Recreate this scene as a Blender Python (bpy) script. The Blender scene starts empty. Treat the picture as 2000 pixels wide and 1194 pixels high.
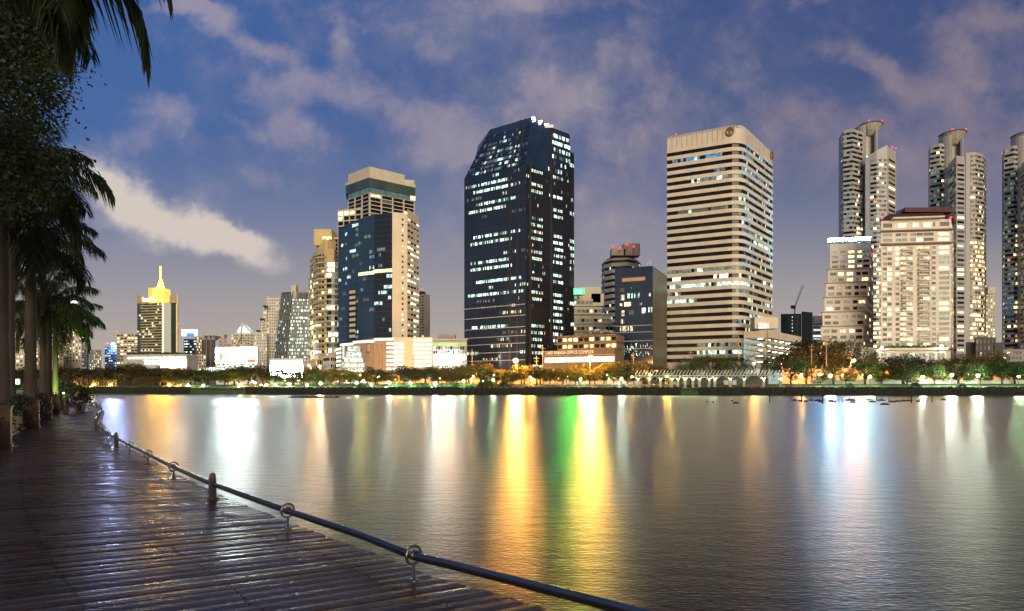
import bpy, math, random
from mathutils import Vector, Matrix, noise
R = math.radians
C = bpy.context.scene.collection
S = bpy.context.scene
# ------------------------------------------------------------------ camera
F, HZ, CZ = 1200.0, 758.0, 2.4          # focal length and horizon in photo pixels, eye height over the water
cam = bpy.data.cameras.new('camera'); cam.sensor_width = 36; cam.lens = 36 * F / 2000
cam.shift_y = (HZ - 597) / 2000; cam.clip_start = .05; cam.clip_end = 20000
co = bpy.data.objects.new('camera', cam); C.objects.link(co)
co.location = (0, 0, CZ); co.rotation_euler = (R(90), 0, 0); S.camera = co
# ------------------------------------------------------------------ render / view
S.view_settings.view_transform = 'Standard'; S.view_settings.look = 'None'
S.view_settings.exposure = 0; S.view_settings.gamma = 1
S.render.engine = 'CYCLES'
cy = S.cycles
cy.use_denoising = True
cy.max_bounces = 5; cy.diffuse_bounces = 2; cy.glossy_bounces = 3; cy.transmission_bounces = 2
cy.sample_clamp_indirect = 4.0; cy.caustics_reflective = False; cy.caustics_refractive = False
# ------------------------------------------------------------------ sky (dusk, procedural clouds)
W = bpy.data.worlds.new('World'); S.world = W; W.use_nodes = True
nt = W.node_tree; N = nt.nodes; L = nt.links; N.clear()
def nd(t, **k):
    n = N.new(t)
    for a, b in k.items(): setattr(n, a, b)
    return n
def M(op, a, b=None, c=None, clamp=False):
    n = N.new('ShaderNodeMath'); n.operation = op; n.use_clamp = clamp
    for i, v in enumerate((a, b, c)):
        if v is None: continue
        if isinstance(v, (int, float)): n.inputs[i].default_value = v
        else: L.new(v, n.inputs[i])
    return n.outputs[0]
def mix(f, a, b):
    n = N.new('ShaderNodeMix'); n.data_type = 'RGBA'
    for s, v in ((n.inputs[0], f), (n.inputs[6], a), (n.inputs[7], b)):
        if isinstance(v, (int, float)): s.default_value = v
        elif isinstance(v, tuple): s.default_value = (*v, 1)
        else: L.new(v, s)
    return n.outputs[2]
def ss(x, a, b):
    n = N.new('ShaderNodeMapRange'); n.interpolation_type = 'SMOOTHSTEP'
    L.new(x, n.inputs[0]); n.inputs[1].default_value = a; n.inputs[2].default_value = b
    return n.outputs[0]
tc = nd('ShaderNodeTexCoord'); sp = nd('ShaderNodeSeparateXYZ'); L.new(tc.outputs['Generated'], sp.inputs[0])
dx, dy, dz = sp.outputs
ay = M('MAXIMUM', M('ABSOLUTE', dy), .12)
u = M('DIVIDE', dx, ay); v = M('DIVIDE', M('MAXIMUM', dz, 0), ay)
cb = nd('ShaderNodeCombineXYZ'); L.new(u, cb.inputs[0]); L.new(v, cb.inputs[1]); L.new(M('MULTIPLY', dy, .3), cb.inputs[2])
def noi(scale, detail, rough, dist=0, vec=None):
    n = nd('ShaderNodeTexNoise'); L.new(vec or cb.outputs[0], n.inputs['Vector'])
    n.inputs['Scale'].default_value = scale; n.inputs['Detail'].default_value = detail
    n.inputs['Roughness'].default_value = rough; n.inputs['Distortion'].default_value = dist
    return n
wn = noi(5, 5, .6); wv = nd('ShaderNodeSeparateXYZ'); L.new(wn.outputs['Color'], wv.inputs[0])
uw = M('ADD', u, M('MULTIPLY', M('SUBTRACT', wv.outputs[0], .5), .20))
vw = M('ADD', v, M('MULTIPLY', M('SUBTRACT', wv.outputs[1], .5), .15))
def blob(px, py, rx, ry, ang, st):
    cu, cv = (px - 1000) / F, (HZ - py) / F
    c_, s_ = math.cos(R(ang)), math.sin(R(ang))
    du = M('SUBTRACT', uw, cu); dv = M('SUBTRACT', vw, cv)
    a = M('MULTIPLY_ADD', du, c_ * F / rx, M('MULTIPLY', dv, -s_ * F / rx))   # ang: clockwise on screen
    b = M('MULTIPLY_ADD', du, s_ * F / ry, M('MULTIPLY', dv, c_ * F / ry))
    r2 = M('MULTIPLY_ADD', a, a, M('MULTIPLY', b, b))
    return M('MULTIPLY', M('EXPONENT', M('MULTIPLY', r2, -1.0)), st)
def total(lst):
    t = None
    for q in lst:
        g = blob(*q); t = g if t is None else M('ADD', t, g)
    return t
main = total([(600, 165, 120, 34, -8, .8), (565, 255, 60, 50, 0, .8), (500, 70, 120, 28, 30, .75), (660, 60, 30, 55, -20, .7),
    (310, 222, 55, 40, 20, .8), (380, 8, 90, 16, 0, .9), (850, 225, 120, 38, 10, .75), (890, 295, 120, 42, -5, .75),
    (1075, 200, 70, 48, 0, .6), (1070, 15, 130, 26, 0, .6), (1710, 140, 120, 30, 24, .85), (1200, 390, 100, 110, 0, .4),
    (1230, 140, 110, 38, 15, .5), (1580, 250, 160, 75, 0, .5), (1890, 160, 120, 110, 20, .62), (1960, 40, 110, 40, 0, .6),
    (235, 290, 80, 40, 0, .5), (500, 345, 50, 30, 0, .6), (700, 400, 90, 50, 30, .35), (850, 95, 55, 24, 0, .5),
    (1600, 20, 60, 14, -15, .5), (1800, 330, 240, 90, 0, .65), (1280, 270, 110, 90, 0, .4), (60, 200, 160, 40, 0, .4)])
bright = total([(285, 412, 135, 36, 29, 1.05), (415, 475, 95, 38, 18, .92), (500, 510, 85, 24, 14, .75), (205, 368, 75, 38, 22, .9), (440, 455, 70, 16, 25, .6)])
f1 = noi(2.6, 8, .62, .3); f2 = noi(9, 6, .65, .2)
fb = M('MULTIPLY_ADD', f2.outputs[0], .35, M('MULTIPLY', f1.outputs[0], .65))
f3 = noi(17, 6, .6, .4)
fbc = M('MULTIPLY_ADD', f3.outputs[0], .22, M('MULTIPLY', fb, .78))
cl = M('MULTIPLY', ss(M('MULTIPLY_ADD', M('SUBTRACT', fbc, .5), 3.6, main), .0, 1.05), .84)
wisp = M('MULTIPLY', ss(fb, .45, .70), .48)
cl = M('MAXIMUM', cl, wisp)
br = ss(M('MULTIPLY_ADD', M('SUBTRACT', fbc, .5), 2.0, bright), .02, 1.15)
rp = nd('ShaderNodeValToRGB'); L.new(v, rp.inputs[0])
e = rp.color_ramp.elements
def lin(*c): return tuple(((x / 255 + .055) / 1.055) ** 2.4 if x > 10 else x / 255 / 12.92 for x in c)
stops = [(0, lin(192, 177, 160)), (.07, lin(178, 168, 160)), (.16, lin(164, 157, 158)), (.28, lin(130, 133, 152)), (.42, lin(82, 98, 136)), (.62, lin(60, 82, 131)), (1, lin(46, 66, 120))]
for i, (p, c) in enumerate(stops):
    el = e[i] if i < 2 else e.new(p)
    el.position = p; el.color = (*c, 1)
side = ss(u, -.9, .9)
up = ss(v, .05, .5)
base = mix(M('MULTIPLY', M('SUBTRACT', 1, side), M('MULTIPLY', up, .62)), rp.outputs[0], lin(70, 112, 178))
base = mix(M('MULTIPLY', side, M('MULTIPLY', up, .45)), base, lin(68, 82, 124))
ccol = mix(side, lin(158, 152, 172), lin(146, 131, 143))
ccol = mix(ss(v, .35, .05), ccol, lin(176, 164, 158))
sky = mix(cl, base, ccol)
sky = mix(M('MULTIPLY', br, .95), sky, lin(214, 203, 194))
sky = mix(ss(dz, 0.0, -.05), sky, (.02, .02, .022))
bg = nd('ShaderNodeBackground'); L.new(sky, bg.inputs[0]); bg.inputs[1].default_value = 1.0
ow = nd('ShaderNodeOutputWorld'); L.new(bg.outputs[0], ow.inputs[0])
# the last low, wide glow of dusk behind the viewer
sl = bpy.data.lights.new('dusk_glow', 'SUN'); sl.energy = 3.4; sl.angle = R(40); sl.color = (1.0, .82, .57)
so = bpy.data.objects.new('dusk_glow', sl); C.objects.link(so)
so.rotation_euler = Vector((-.22, 1, -.22)).to_track_quat('-Z', 'Y').to_euler()
# ================================================================== materials
MATS = {}
def mat(name, col, rough=.7, metal=0.0, var=.15, sc=.5, spec=.5, bump=0, emis=None, es=0, evar=0, sample=True, cell=None):
    if name in MATS: return MATS[name]
    m = bpy.data.materials.new(name); m.use_nodes = True; t = m.node_tree; p = t.nodes['Principled BSDF']
    def n(k): return t.nodes.new(k)
    p.inputs['Roughness'].default_value = rough; p.inputs['Metallic'].default_value = metal
    p.inputs['Specular IOR Level'].default_value = spec
    tcn = n('ShaderNodeTexCoord')
    nz = n('ShaderNodeTexNoise'); nz.inputs['Scale'].default_value = sc; nz.inputs['Detail'].default_value = 5
    mp = n('ShaderNodeMapping'); mp.inputs['Scale'].default_value = (1, 1, .45)
    t.links.new(tcn.outputs['Object'], mp.inputs[0]); t.links.new(mp.outputs[0], nz.inputs[0])
    rr = n('ShaderNodeMapRange'); t.links.new(nz.outputs[0], rr.inputs[0])
    rr.inputs[1].default_value = .3; rr.inputs[2].default_value = .7
    rr.inputs[3].default_value = 1 - var; rr.inputs[4].default_value = 1 + var
    vm = n('ShaderNodeVectorMath'); vm.operation = 'SCALE'; vm.inputs[0].default_value = col
    t.links.new(rr.outputs[0], vm.inputs['Scale']); t.links.new(vm.outputs[0], p.inputs['Base Color'])
    if bump:
        b = n('ShaderNodeBump'); b.inputs['Distance'].default_value = bump; t.links.new(nz.outputs[0], b.inputs['Height'])
        t.links.new(b.outputs[0], p.inputs['Normal'])
    if emis:
        p.inputs['Emission Color'].default_value = (*emis, 1); p.inputs['Emission Strength'].default_value = es
        if evar:
            n2 = n('ShaderNodeTexNoise'); n2.inputs['Scale'].default_value = .9; n2.inputs['Detail'].default_value = 3
            t.links.new(tcn.outputs['Object'], n2.inputs[0])
            r2 = n('ShaderNodeMapRange'); t.links.new(n2.outputs[0], r2.inputs[0]); r2.inputs[1].default_value = .35; r2.inputs[2].default_value = .65
            r2.inputs[3].default_value = es * (1 - evar); r2.inputs[4].default_value = es * (1 + evar)
            t.links.new(r2.outputs[0], p.inputs['Emission Strength'])
        if not sample: m.cycles.emission_sampling = 'NONE'
    MATS[name] = m
    return m
def lit(name, col, s, ev=.75): return mat(name, (.05, .05, .05), .3, var=.1, emis=col, es=s, evar=ev, sample=False)
glass = mat('dark_window_glass', (.010, .010, .011), .14, var=.5, sc=.15, spec=.28)
WM = [glass,                                                     # 0 dark
      lit('dim_window', (.5, .62, .5), .10),                     # 1
      lit('warm_window', (1, .68, .28), 3.4),                    # 2
      lit('soft_warm_window', (1, .78, .45), 1.2),                # 3
      lit('cool_white_window', (.66, 1, .86), 1.15),              # 4
      lit('green_white_window', (.6, .85, .62), .22),            # 5
      lit('blue_window', (.12, .42, .85), .55),                  # 6
      lit('bright_window', (.88, 1, .92), 2.4),                  # 7
      lit('orange_window', (1, .48, .18), .8)]                   # 8
beige = mat('beige_cladding', (.54, .475, .365), .6, var=.10, sc=.22)
cream = mat('cream_concrete', (.50, .45, .34), .7, var=.1, sc=.2)
tan = mat('tan_concrete', (.44, .35, .19), .75, var=.12, sc=.2)
white = mat('white_render', (.60, .56, .47), .7, var=.11, sc=.28)
grey = mat('grey_concrete', (.26, .24, .23), .7, var=.12, sc=.2)
greytile = mat('grey_tile_cladding', (.36, .33, .29), .45, var=.1, sc=.3)
dgrey = mat('dark_concrete', (.07, .065, .06), .8, var=.2, sc=.2)
brown = mat('brown_cladding', (.30, .215, .15), .7, var=.12, sc=.3)
navy = mat('navy_glass', (.014, .026, .052), .12, var=.4, sc=.05, spec=.6)
blueglass = mat('blue_glass', (.022, .050, .082), .12, var=.45, sc=.06, spec=.7)
blackglass = mat('black_glass', (.012, .013, .017), .12, var=.4, sc=.06, spec=.5)  # also the shaded-side copy of the dark tower's navy glass
greenglass = mat('green_grey_glass', (.05, .075, .065), .18, var=.3, sc=.08, spec=.7)
maroon = mat('maroon_roof_tiles', (.075, .02, .015), .7, var=.2, sc=.5)
gold = mat('gold_soft_glow', (.55, .38, .10), .5, emis=(1, .42, .04), es=.8, evar=.3)  # floodlight on the crown put in as the material's own glow
goldhot = mat('gold_floodlight_glow', (.6, .45, .15), .5, emis=(1, .48, .002), es=190, evar=.3)  # spire glows by itself in place of floodlighting
goldtrim = mat('gold_trim_light', (.4, .3, .1), .5, emis=(1, .6, .18), es=.55, evar=.3, sample=False)
whitehot = mat('white_sign_light', (.8, .8, .8), .5, emis=(.85, .95, 1), es=9)
deckhot = mat('parking_deck_light', (.4, .4, .4), .5, emis=(.85, 1, .92), es=1.5, evar=.5, sample=False)
redlamp = mat('red_aircraft_light', (.5, .02, .02), .5, emis=(1, .03, .05), es=3, sample=False)
metal = mat('grey_steel', (.25, .25, .26), .4, .8, var=.1)
black = mat('black_paint', (.02, .02, .02), .5)
darkpole = mat('dark_pole_paint', (.04, .045, .04), .5)
# ================================================================== mesh building
def XY(px, Y): return Vector(((px - 1000) / F * Y, Y))
def ZY(py, Y): return CZ + (HZ - py) / F * Y
def P3(px, py, Y): return Vector(((px - 1000) / F * Y, Y, ZY(py, Y)))
class MB:
    def __init__(s): s.v = []; s.f = []; s.m = []; s.smooth = False
    def add(s, vs, fs, mi=0):
        o = len(s.v); s.v += [tuple(v) for v in vs]
        for f in fs: s.f.append(tuple(o + i for i in f)); s.m.append(mi)
    def box(s, c, sz, rz=0, mi=0):
        hx, hy, hz = sz[0] / 2, sz[1] / 2, sz[2] / 2; ca, sa = math.cos(rz), math.sin(rz); vs = []
        for z in (-hz, hz):
            for x, y in ((-hx, -hy), (hx, -hy), (hx, hy), (-hx, hy)):
                vs.append((c[0] + x * ca - y * sa, c[1] + x * sa + y * ca, c[2] + z))
        s.add(vs, [(3, 2, 1, 0), (4, 5, 6, 7), (0, 1, 5, 4), (1, 2, 6, 5), (2, 3, 7, 6), (3, 0, 4, 7)], mi)
    def prism(s, pts, z0, z1, mi=0, top=None, cap=True):
        n = len(pts); zt = [z1] * n if not hasattr(z1, '__len__') else z1; tp = top or pts
        vs = [(p[0], p[1], z0) for p in pts] + [(tp[i][0], tp[i][1], zt[i]) for i in range(n)]
        fs = [(i, (i + 1) % n, n + (i + 1) % n, n + i) for i in range(n)]
        if cap: fs += [tuple(range(n, 2 * n)), tuple(reversed(range(n)))]
        s.add(vs, fs, mi)
    def fbox(s, A, u_, n_, s0, s1, z0, z1, d0, d1, mi=0):
        vs = []
        for z in (z0, z1):
            for a, d in ((s0, d0), (s0, d1), (s1, d1), (s1, d0)):
                q = A + u_ * a + n_ * d; vs.append((q.x, q.y, z))
        s.add(vs, [(0, 1, 2, 3)[::-1], (4, 5, 6, 7), (0, 1, 5, 4), (1, 2, 6, 5), (2, 3, 7, 6), (3, 0, 4, 7)], mi)
    def tube(s, pts, rad, seg=8, cap=True, mi=0, closed=False):
        n = len(pts); pts = [Vector(p) for p in pts]; rr = rad if hasattr(rad, '__len__') else [rad] * n
        vs = []; prev = None
        for i, p in enumerate(pts):
            if closed: t = pts[(i + 1) % n] - pts[i - 1]
            else: t = pts[min(i + 1, n - 1)] - pts[max(i - 1, 0)]
            t = t.normalized() if t.length else Vector((0, 0, 1))
            if prev is None: a = t.orthogonal().normalized()
            else: a = (prev - t * prev.dot(t)); a = a.normalized() if a.length > 1e-6 else t.orthogonal().normalized()
            prev = a; b = t.cross(a)
            for k in range(seg):
                q = 2 * math.pi * k / seg; vs.append(p + (a * math.cos(q) + b * math.sin(q)) * rr[i])
        fs = []
        for i in range(n if closed else n - 1):
            j = (i + 1) % n
            for k in range(seg):
                k2 = (k + 1) % seg; fs.append((i * seg + k, i * seg + k2, j * seg + k2, j * seg + k))
        if cap and not closed: fs += [tuple(reversed(range(seg))), tuple(range((n - 1) * seg, n * seg))]
        s.add(vs, fs, mi)
    def lathe(s, c, prof, seg=16, mi=0):
        vs = []; n = len(prof)
        for r, z in prof:
            for k in range(seg):
                a = 2 * math.pi * k / seg; vs.append((c[0] + r * math.cos(a), c[1] + r * math.sin(a), c[2] + z))
        fs = [(i * seg + k, i * seg + (k + 1) % seg, (i + 1) * seg + (k + 1) % seg, (i + 1) * seg + k) for i in range(n - 1) for k in range(seg)]
        fs += [tuple(reversed(range(seg))), tuple(range((n - 1) * seg, n * seg))]
        s.add(vs, fs, mi)
    def ball(s, c, r, seg=10, rings=6, mi=0, sz=1):
        s.lathe(c, [(max(r * math.sin(math.pi * i / rings), r * .02), -r * sz * math.cos(math.pi * i / rings)) for i in range(rings + 1)], seg, mi)
    def build(s, name, mats, parent=None, smooth=False):
        if not s.v: return None
        me = bpy.data.meshes.new(name)
        o_ = parent['_o'] if parent is not None and '_o' in parent else (0, 0, 0)
        me.from_pydata([(a - o_[0], b - o_[1], c - o_[2]) for a, b, c in s.v], [], s.f)
        for m_ in (mats if isinstance(mats, (list, tuple)) else [mats]): me.materials.append(m_)
        if any(s.m): me.polygons.foreach_set('material_index', s.m)
        if smooth: me.polygons.foreach_set('use_smooth', [True] * len(s.f))
        o = bpy.data.objects.new(name, me); C.objects.link(o)
        if parent is not None:
            o.parent = parent
            if '_o' in parent: o['_o'] = tuple(parent['_o'])
        return o
def empty(name, loc, label, cat, group=None):
    o = bpy.data.objects.new(name, None); C.objects.link(o); o.location = loc; o.empty_display_size = .5
    o['label'] = label; o['category'] = cat; o['_o'] = tuple(float(x) for x in loc)
    if group: o['group'] = group
    return o
def struct(o, kind='structure'): o['kind'] = kind; return o
def tag(o, label, cat, group=None):
    o['label'] = label; o['category'] = cat
    if group: o['group'] = group
    return o
def copy_tree(o, loc=None, rz=0, scale=None, parent=None):
    c = o.copy(); C.objects.link(c)
    if parent is not None: c.parent = parent
    for ch in list(o.children): copy_tree(ch, parent=c)
    if loc is not None:
        c.location = loc; c.rotation_euler = (0, 0, rz)
        if scale: c.scale = scale
    return c
GZ = 3.8
def text(body, mtl, parent, A, B, z, h, n_off=.3, extr=.05, name='lettering', fit=True):
    """letters standing on the wall running A->B (2D), baseline z, height h"""
    cu = bpy.data.curves.new(name, 'FONT'); cu.body = body; cu.size = h * 1.38; cu.extrude = extr; cu.align_x = 'LEFT'
    cu.materials.append(mtl)
    o = bpy.data.objects.new(name, cu); C.objects.link(o)
    bpy.context.view_layer.update()
    Ld = (B - A).length; w = o.dimensions.x or 1
    u_ = (B - A).normalized(); n_ = Vector((u_.y, -u_.x))
    q = A + n_ * n_off
    mtx = Matrix(((u_.x, 0, n_.x, q.x), (u_.y, 0, n_.y, q.y), (0, 1, 0, z), (0, 0, 0, 1)))
    sx = Ld / w if fit else 1
    me = bpy.data.meshes.new_from_object(o.evaluated_get(bpy.context.evaluated_depsgraph_get())); bpy.data.objects.remove(o)
    o = bpy.data.objects.new(name, me); C.objects.link(o)
    if not me.materials: me.materials.append(mtl)
    o.parent = parent; oo = Vector(parent['_o'])
    o.matrix_local = Matrix.Translation(-oo) @ mtx @ Matrix.Diagonal((sx, 1, 1, 1))
    return o
def runs(rng, n, p, kinds, dens=.9, minl=3):
    """material index per pane along one floor: lit stretches with gaps"""
    out = [0] * n
    if rng.random() < p:
        for _ in range(rng.choice((1, 1, 2, 3))):
            l = rng.randint(minl, max(minl + 1, int(n * .7))); a = rng.randint(0, max(0, n - l)); k = rng.choice(kinds)
            for i in range(a, min(n, a + l)):
                if rng.random() < dens: out[i] = k if rng.random() < .8 else rng.choice((1, k, 5))
    return out
class Bld:
    def __init__(s, name, label, px, Y, cat='building', group=None, z=GZ, seed=1):
        q = XY(px, Y); s.root = empty(name, (q.x, q.y, z), label, cat, group); s.wall = MB(); s.wins = []; s.rng = random.Random(seed)
    def foot(s, pp, depth=25):
        f = [XY(*p) for p in pp]; b = [p + p.normalized() * depth for p in f]
        return f, f + b[::-1]
    def mass(s, pp, ptop, depth=25, z0=GZ, mi=0, mb=None):
        """solid block; ptop is the photo row of its roof at the first corner"""
        f, full = s.foot(pp, depth); z1 = ZY(ptop[0], ptop[1]) if isinstance(ptop, tuple) else ptop
        (mb or s.wall).prism(full, z0, z1, mi); return f, z1
    def win(s, A, u_, n_, s0, s1, z0, z1, mi, d=.05):
        s.wins.append((A, u_, n_, s0, s1, z0, z1, mi, d))
    def grid(s, A, B, z0, z1, nc, nr, fw=.6, fh=.5, dep=.35, pick=None, mar=0, wall=True, cols=None):
        u_ = (B - A); Ld = u_.length; u_ = u_ / Ld; n_ = Vector((u_.y, -u_.x))
        if cols is None:
            w = (Ld - 2 * mar) / nc; cols = [(mar + w * (i + .5 - fw / 2), mar + w * (i + .5 + fw / 2)) for i in range(nc)]
        else: cols = [(a * Ld, b * Ld) for a, b in cols]
        h = (z1 - z0) / nr; rws = [(z0 + h * (j + .5 - fh / 2), z0 + h * (j + .5 + fh / 2)) for j in range(nr)]
        if wall and dep > 0:
            zz = z0
            for a, b in rws + [(z1, z1)]:
                s.wall.fbox(A, u_, n_, 0, Ld, zz, a, .002, dep); zz = b
            xx = 0
            for a, b in cols + [(Ld, Ld)]:
                if a - xx > .02: s.wall.fbox(A, u_, n_, xx + .003, a - .003, z0 + .01, z1 - .01, .002, dep - .04)
                xx = b
        for j, (a, b) in enumerate(rws):
            for i, (c, d) in enumerate(cols):
                s.win(A, u_, n_, c, d, a, b, pick(i, j) if pick else 0)
    def ribbon(s, pts, z0, z1, nf, frac=.45, dep=.45, pw=1.6, pick=None, wall=None, glassoff=.03, first=0):
        """floors of wall bands and glass bands running round a path"""
        wall = wall or s.wall; n = len(pts); nrm = []
        for i in range(n):
            a = (pts[i] - pts[i - 1]).normalized() if i else None; b = (pts[i + 1] - pts[i]).normalized() if i < n - 1 else None
            t = (a or b) + (b or a); t.normalize(); nn = Vector((t.y, -t.x)); k = 1 / max(.5, nn.dot(Vector(((b or a).y, -(b or a).x)))); nrm.append(nn * k)
        h = (z1 - z0) / nf
        for j in range(nf + 1):
            za = z0 + h * j - (h * (1 - frac) / 2 if j else 0); zb = z0 + h * j + h * (1 - frac) / 2
            if j == nf: zb = z1
            vs = []
            for i in range(n):
                q0, q1 = pts[i], pts[i] + nrm[i] * dep
                vs += [(q0.x, q0.y, za), (q1.x, q1.y, za), (q1.x, q1.y, zb), (q0.x, q0.y, zb)]
            fs = []
            for i in range(n - 1):
                a, b = i * 4, i * 4 + 4
                fs += [(a + 1, b + 1, b + 2, a + 2), (a + 2, b + 2, b + 3, a + 3), (a, b, b + 1, a + 1)]
            fs += [(0, 1, 2, 3), tuple(reversed(range(4 * n - 4, 4 * n)))]
            wall.add(vs, fs)
        seglen = [(pts[i + 1] - pts[i]).length for i in range(n - 1)]
        npn = [max(1, round(l / pw)) for l in seglen]; tot = sum(npn)
        for j in range(nf):
            za = z0 + h * j + h * (1 - frac) / 2; zb = za + h * frac
            r_ = pick(j, tot) if pick else [0] * tot; mb = MB(); cs = []
            for i in range(n - 1):
                for q in range(npn[i]): cs.append(pts[i].lerp(pts[i + 1], q / npn[i]) + nrm[i] * glassoff)
            cs.append(pts[-1] + nrm[-1] * glassoff); k = len(cs)
            mb.add([(p.x, p.y, z) for z in (za, zb) for p in cs], []); mb.f = [(i, i + 1, k + i + 1, k + i) for i in range(k - 1)]; mb.m = list(r_[:k - 1])
            mb.build('window_band', WM, s.root)
    def curtain(s, A, B, z0, z1, nx, nz, pick, frame=None, fh=.7, vert=True, rec=.10, body=None):
        """glass face: one glazing band per floor, thin mullions"""
        u_ = (B - A); Ld = u_.length; u_ = u_ / Ld; n_ = Vector((u_.y, -u_.x)); h = (z1 - z0) / nz
        for j in range(nz):
            r_ = pick(j, nx)
            if not any(r_): continue
            mb = MB(); za = z0 + h * (j + .5 - fh / 2); zb = z0 + h * (j + .5 + fh / 2)
            lo_ = min(i for i in range(nx) if r_[i]); hi_ = max(i for i in range(nx) if r_[i]) + 1; k_ = hi_ - lo_
            cs = [A + u_ * (Ld * i / nx) + n_ * .04 for i in range(lo_, hi_ + 1)]
            mb.add([(p.x, p.y, z) for z in (za, zb) for p in cs], []); mb.f = [(i, i + 1, k_ + 2 + i, k_ + 1 + i) for i in range(k_)]; mb.m = list(r_[lo_:hi_])
            mb.build('window_band', [body or glass] + WM[1:], s.root)
        if frame is not None:
            for j in range(nz + 1): frame.fbox(A, u_, n_, 0, Ld, z0 + h * j - .07, z0 + h * j + .07, .005, rec)
            if vert:
                for i in range(nx + 1): frame.fbox(A, u_, n_, Ld * i / nx - .04, Ld * i / nx + .04, z0, z1, .004, rec * .8)
    def redlight(s, p, r=.55):
        mb = MB(); mb.ball(p, r, 8, 5); mb.build('aircraft_light', redlamp, s.root)
    def finish(s, mats, wname='wall'):
        s.wall.build(wname, mats, s.root)
        def put(w, mb):
            A, u_, n_, s0, s1, z0, z1, mi, d = w; mb.fbox(A, u_, n_, s0 + .02, s1 - .02, z0 + .02, z1 - .02, 0.006, d, mi)
        w = sorted(s.wins, key=lambda q: -(q[4] - q[3]) * (q[6] - q[5]) * (2 if q[7] else 1))
        for q in w[:100]:
            mb = MB(); put(q, mb); mb.build('window', WM, s.root)
        if len(w) > 100:
            mb = MB()
            for q in w[100:]: put(q, mb)
            o = mb.build('window', WM, s.root); o['kind'] = 'stuff'
        return s.root
def wpick(rng, p, kinds, dim=.25):
    return lambda i, j: (rng.choice(kinds) if rng.random() < p else (1 if rng.random() < dim else 0))
def arc(A, Cn, B, r, n=6):
    """round the corner Cn of the path A-Cn-B"""
    a = (A - Cn).normalized(); b = (B - Cn).normalized(); p0 = Cn + a * r; p1 = Cn + b * r
    return [p0.lerp(Cn, t).lerp(Cn.lerp(p1, t), t) for t in [i / n for i in range(n + 1)]]
# ================================================================== ground, water, banks
SH = [(-400, 260), (60, 245), (360, 232), (545, 222), (800, 208), (1000, 203), (1300, 196), (1600, 190), (2050, 184), (2500, 176)]
shore = [XY(*p) for p in SH]
def shoreY(px):
    for (a, ya), (b, yb) in zip(SH, SH[1:]):
        if px <= b: return ya + (yb - ya) * (px - a) / (b - a)
    return SH[-1][1]
def lakemat():
    m = bpy.data.materials.new('lake_water'); m.use_nodes = True; t = m.node_tree; p = t.nodes['Principled BSDF']
    def n(k): return t.nodes.new(k)
    p.inputs['Base Color'].default_value = (.020, .014, .008, 1); p.inputs['IOR'].default_value = 1.36
    g = n('ShaderNodeNewGeometry')
    def wave(sx, sy, dist, st, prev=None, detail=2):
        mp = n('ShaderNodeMapping'); mp.inputs['Scale'].default_value = (sx, sy, 1); mp.inputs['Rotation'].default_value = (0, 0, R(8))
        t.links.new(g.outputs['Position'], mp.inputs[0])
        z = n('ShaderNodeTexNoise'); z.inputs['Scale'].default_value = 1; z.inputs['Detail'].default_value = detail; t.links.new(mp.outputs[0], z.inputs[0])
        b = n('ShaderNodeBump'); b.inputs['Distance'].default_value = dist; b.inputs['Strength'].default_value = st
        t.links.new(z.outputs[0], b.inputs['Height'])
        if prev: t.links.new(prev, b.inputs['Normal'])
        return b.outputs[0]
    a = wave(1.3, 3.0, .030, .55)
    b = wave(8, 18, .015, .95, a, 4)
    t.links.new(b, p.inputs['Normal']); p.inputs['Specular IOR Level'].default_value = 0; p.inputs['Roughness'].default_value = .9
    gl = n('ShaderNodeBsdfAnisotropic'); gl.distribution = 'BECKMANN'; gl.inputs['Color'].default_value = (1, 1, 1, 1); t.links.new(b, gl.inputs['Normal'])
    fr_ = n('ShaderNodeFresnel'); fr_.inputs[0].default_value = 1.215; t.links.new(b, fr_.inputs['Normal'])
    mx = n('ShaderNodeMixShader'); t.links.new(fr_.outputs[0], mx.inputs[0]); t.links.new(p.outputs[0], mx.inputs[1]); t.links.new(gl.outputs[0], mx.inputs[2]); t.links.new(mx.outputs[0], t.nodes['Material Output'].inputs[0])
    z = n('ShaderNodeTexNoise'); mp = n('ShaderNodeMapping'); mp.inputs['Scale'].default_value = (.012, .09, 1)
    t.links.new(g.outputs['Position'], mp.inputs[0]); t.links.new(mp.outputs[0], z.inputs[0]); z.inputs['Scale'].default_value = 1; z.inputs['Detail'].default_value = 3
    r = n('ShaderNodeMapRange'); r.inputs[1].default_value = .35; r.inputs[2].default_value = .65; r.inputs[3].default_value = .30; r.inputs[4].default_value = .35
    t.links.new(z.outputs[0], r.inputs[0]); t.links.new(r.outputs[0], gl.inputs['Roughness'])
    return m
mb = MB(); mb.add([(-900, -200, 0), (900, -200, 0), (900, 400, 0), (-900, 400, 0)], [(0, 1, 2, 3)])
struct(mb.build('water', lakemat()))
grassm = mat('lawn_grass', (.045, .075, .022), .9, var=.4, sc=1.2, bump=.05)
mb = MB()
offs = [(0, -3), (0, 1.6), (1.2, 2.15), (14, 2.9), (24, GZ), (60, GZ), (1500, GZ), (9000, GZ)]
vs = []
for d, z in offs:
    for p in shore: q = p + p.normalized() * d; vs.append((q.x, q.y, z))
ns = len(shore)
mb.add(vs, [(j * ns + i, j * ns + i + 1, (j + 1) * ns + i + 1, (j + 1) * ns + i) for j in range(len(offs) - 1) for i in range(ns - 1)])
struct(mb.build('ground', grassm))
asph = mat('asphalt', (.06, .055, .05), .8, var=.2, sc=.5)
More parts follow.
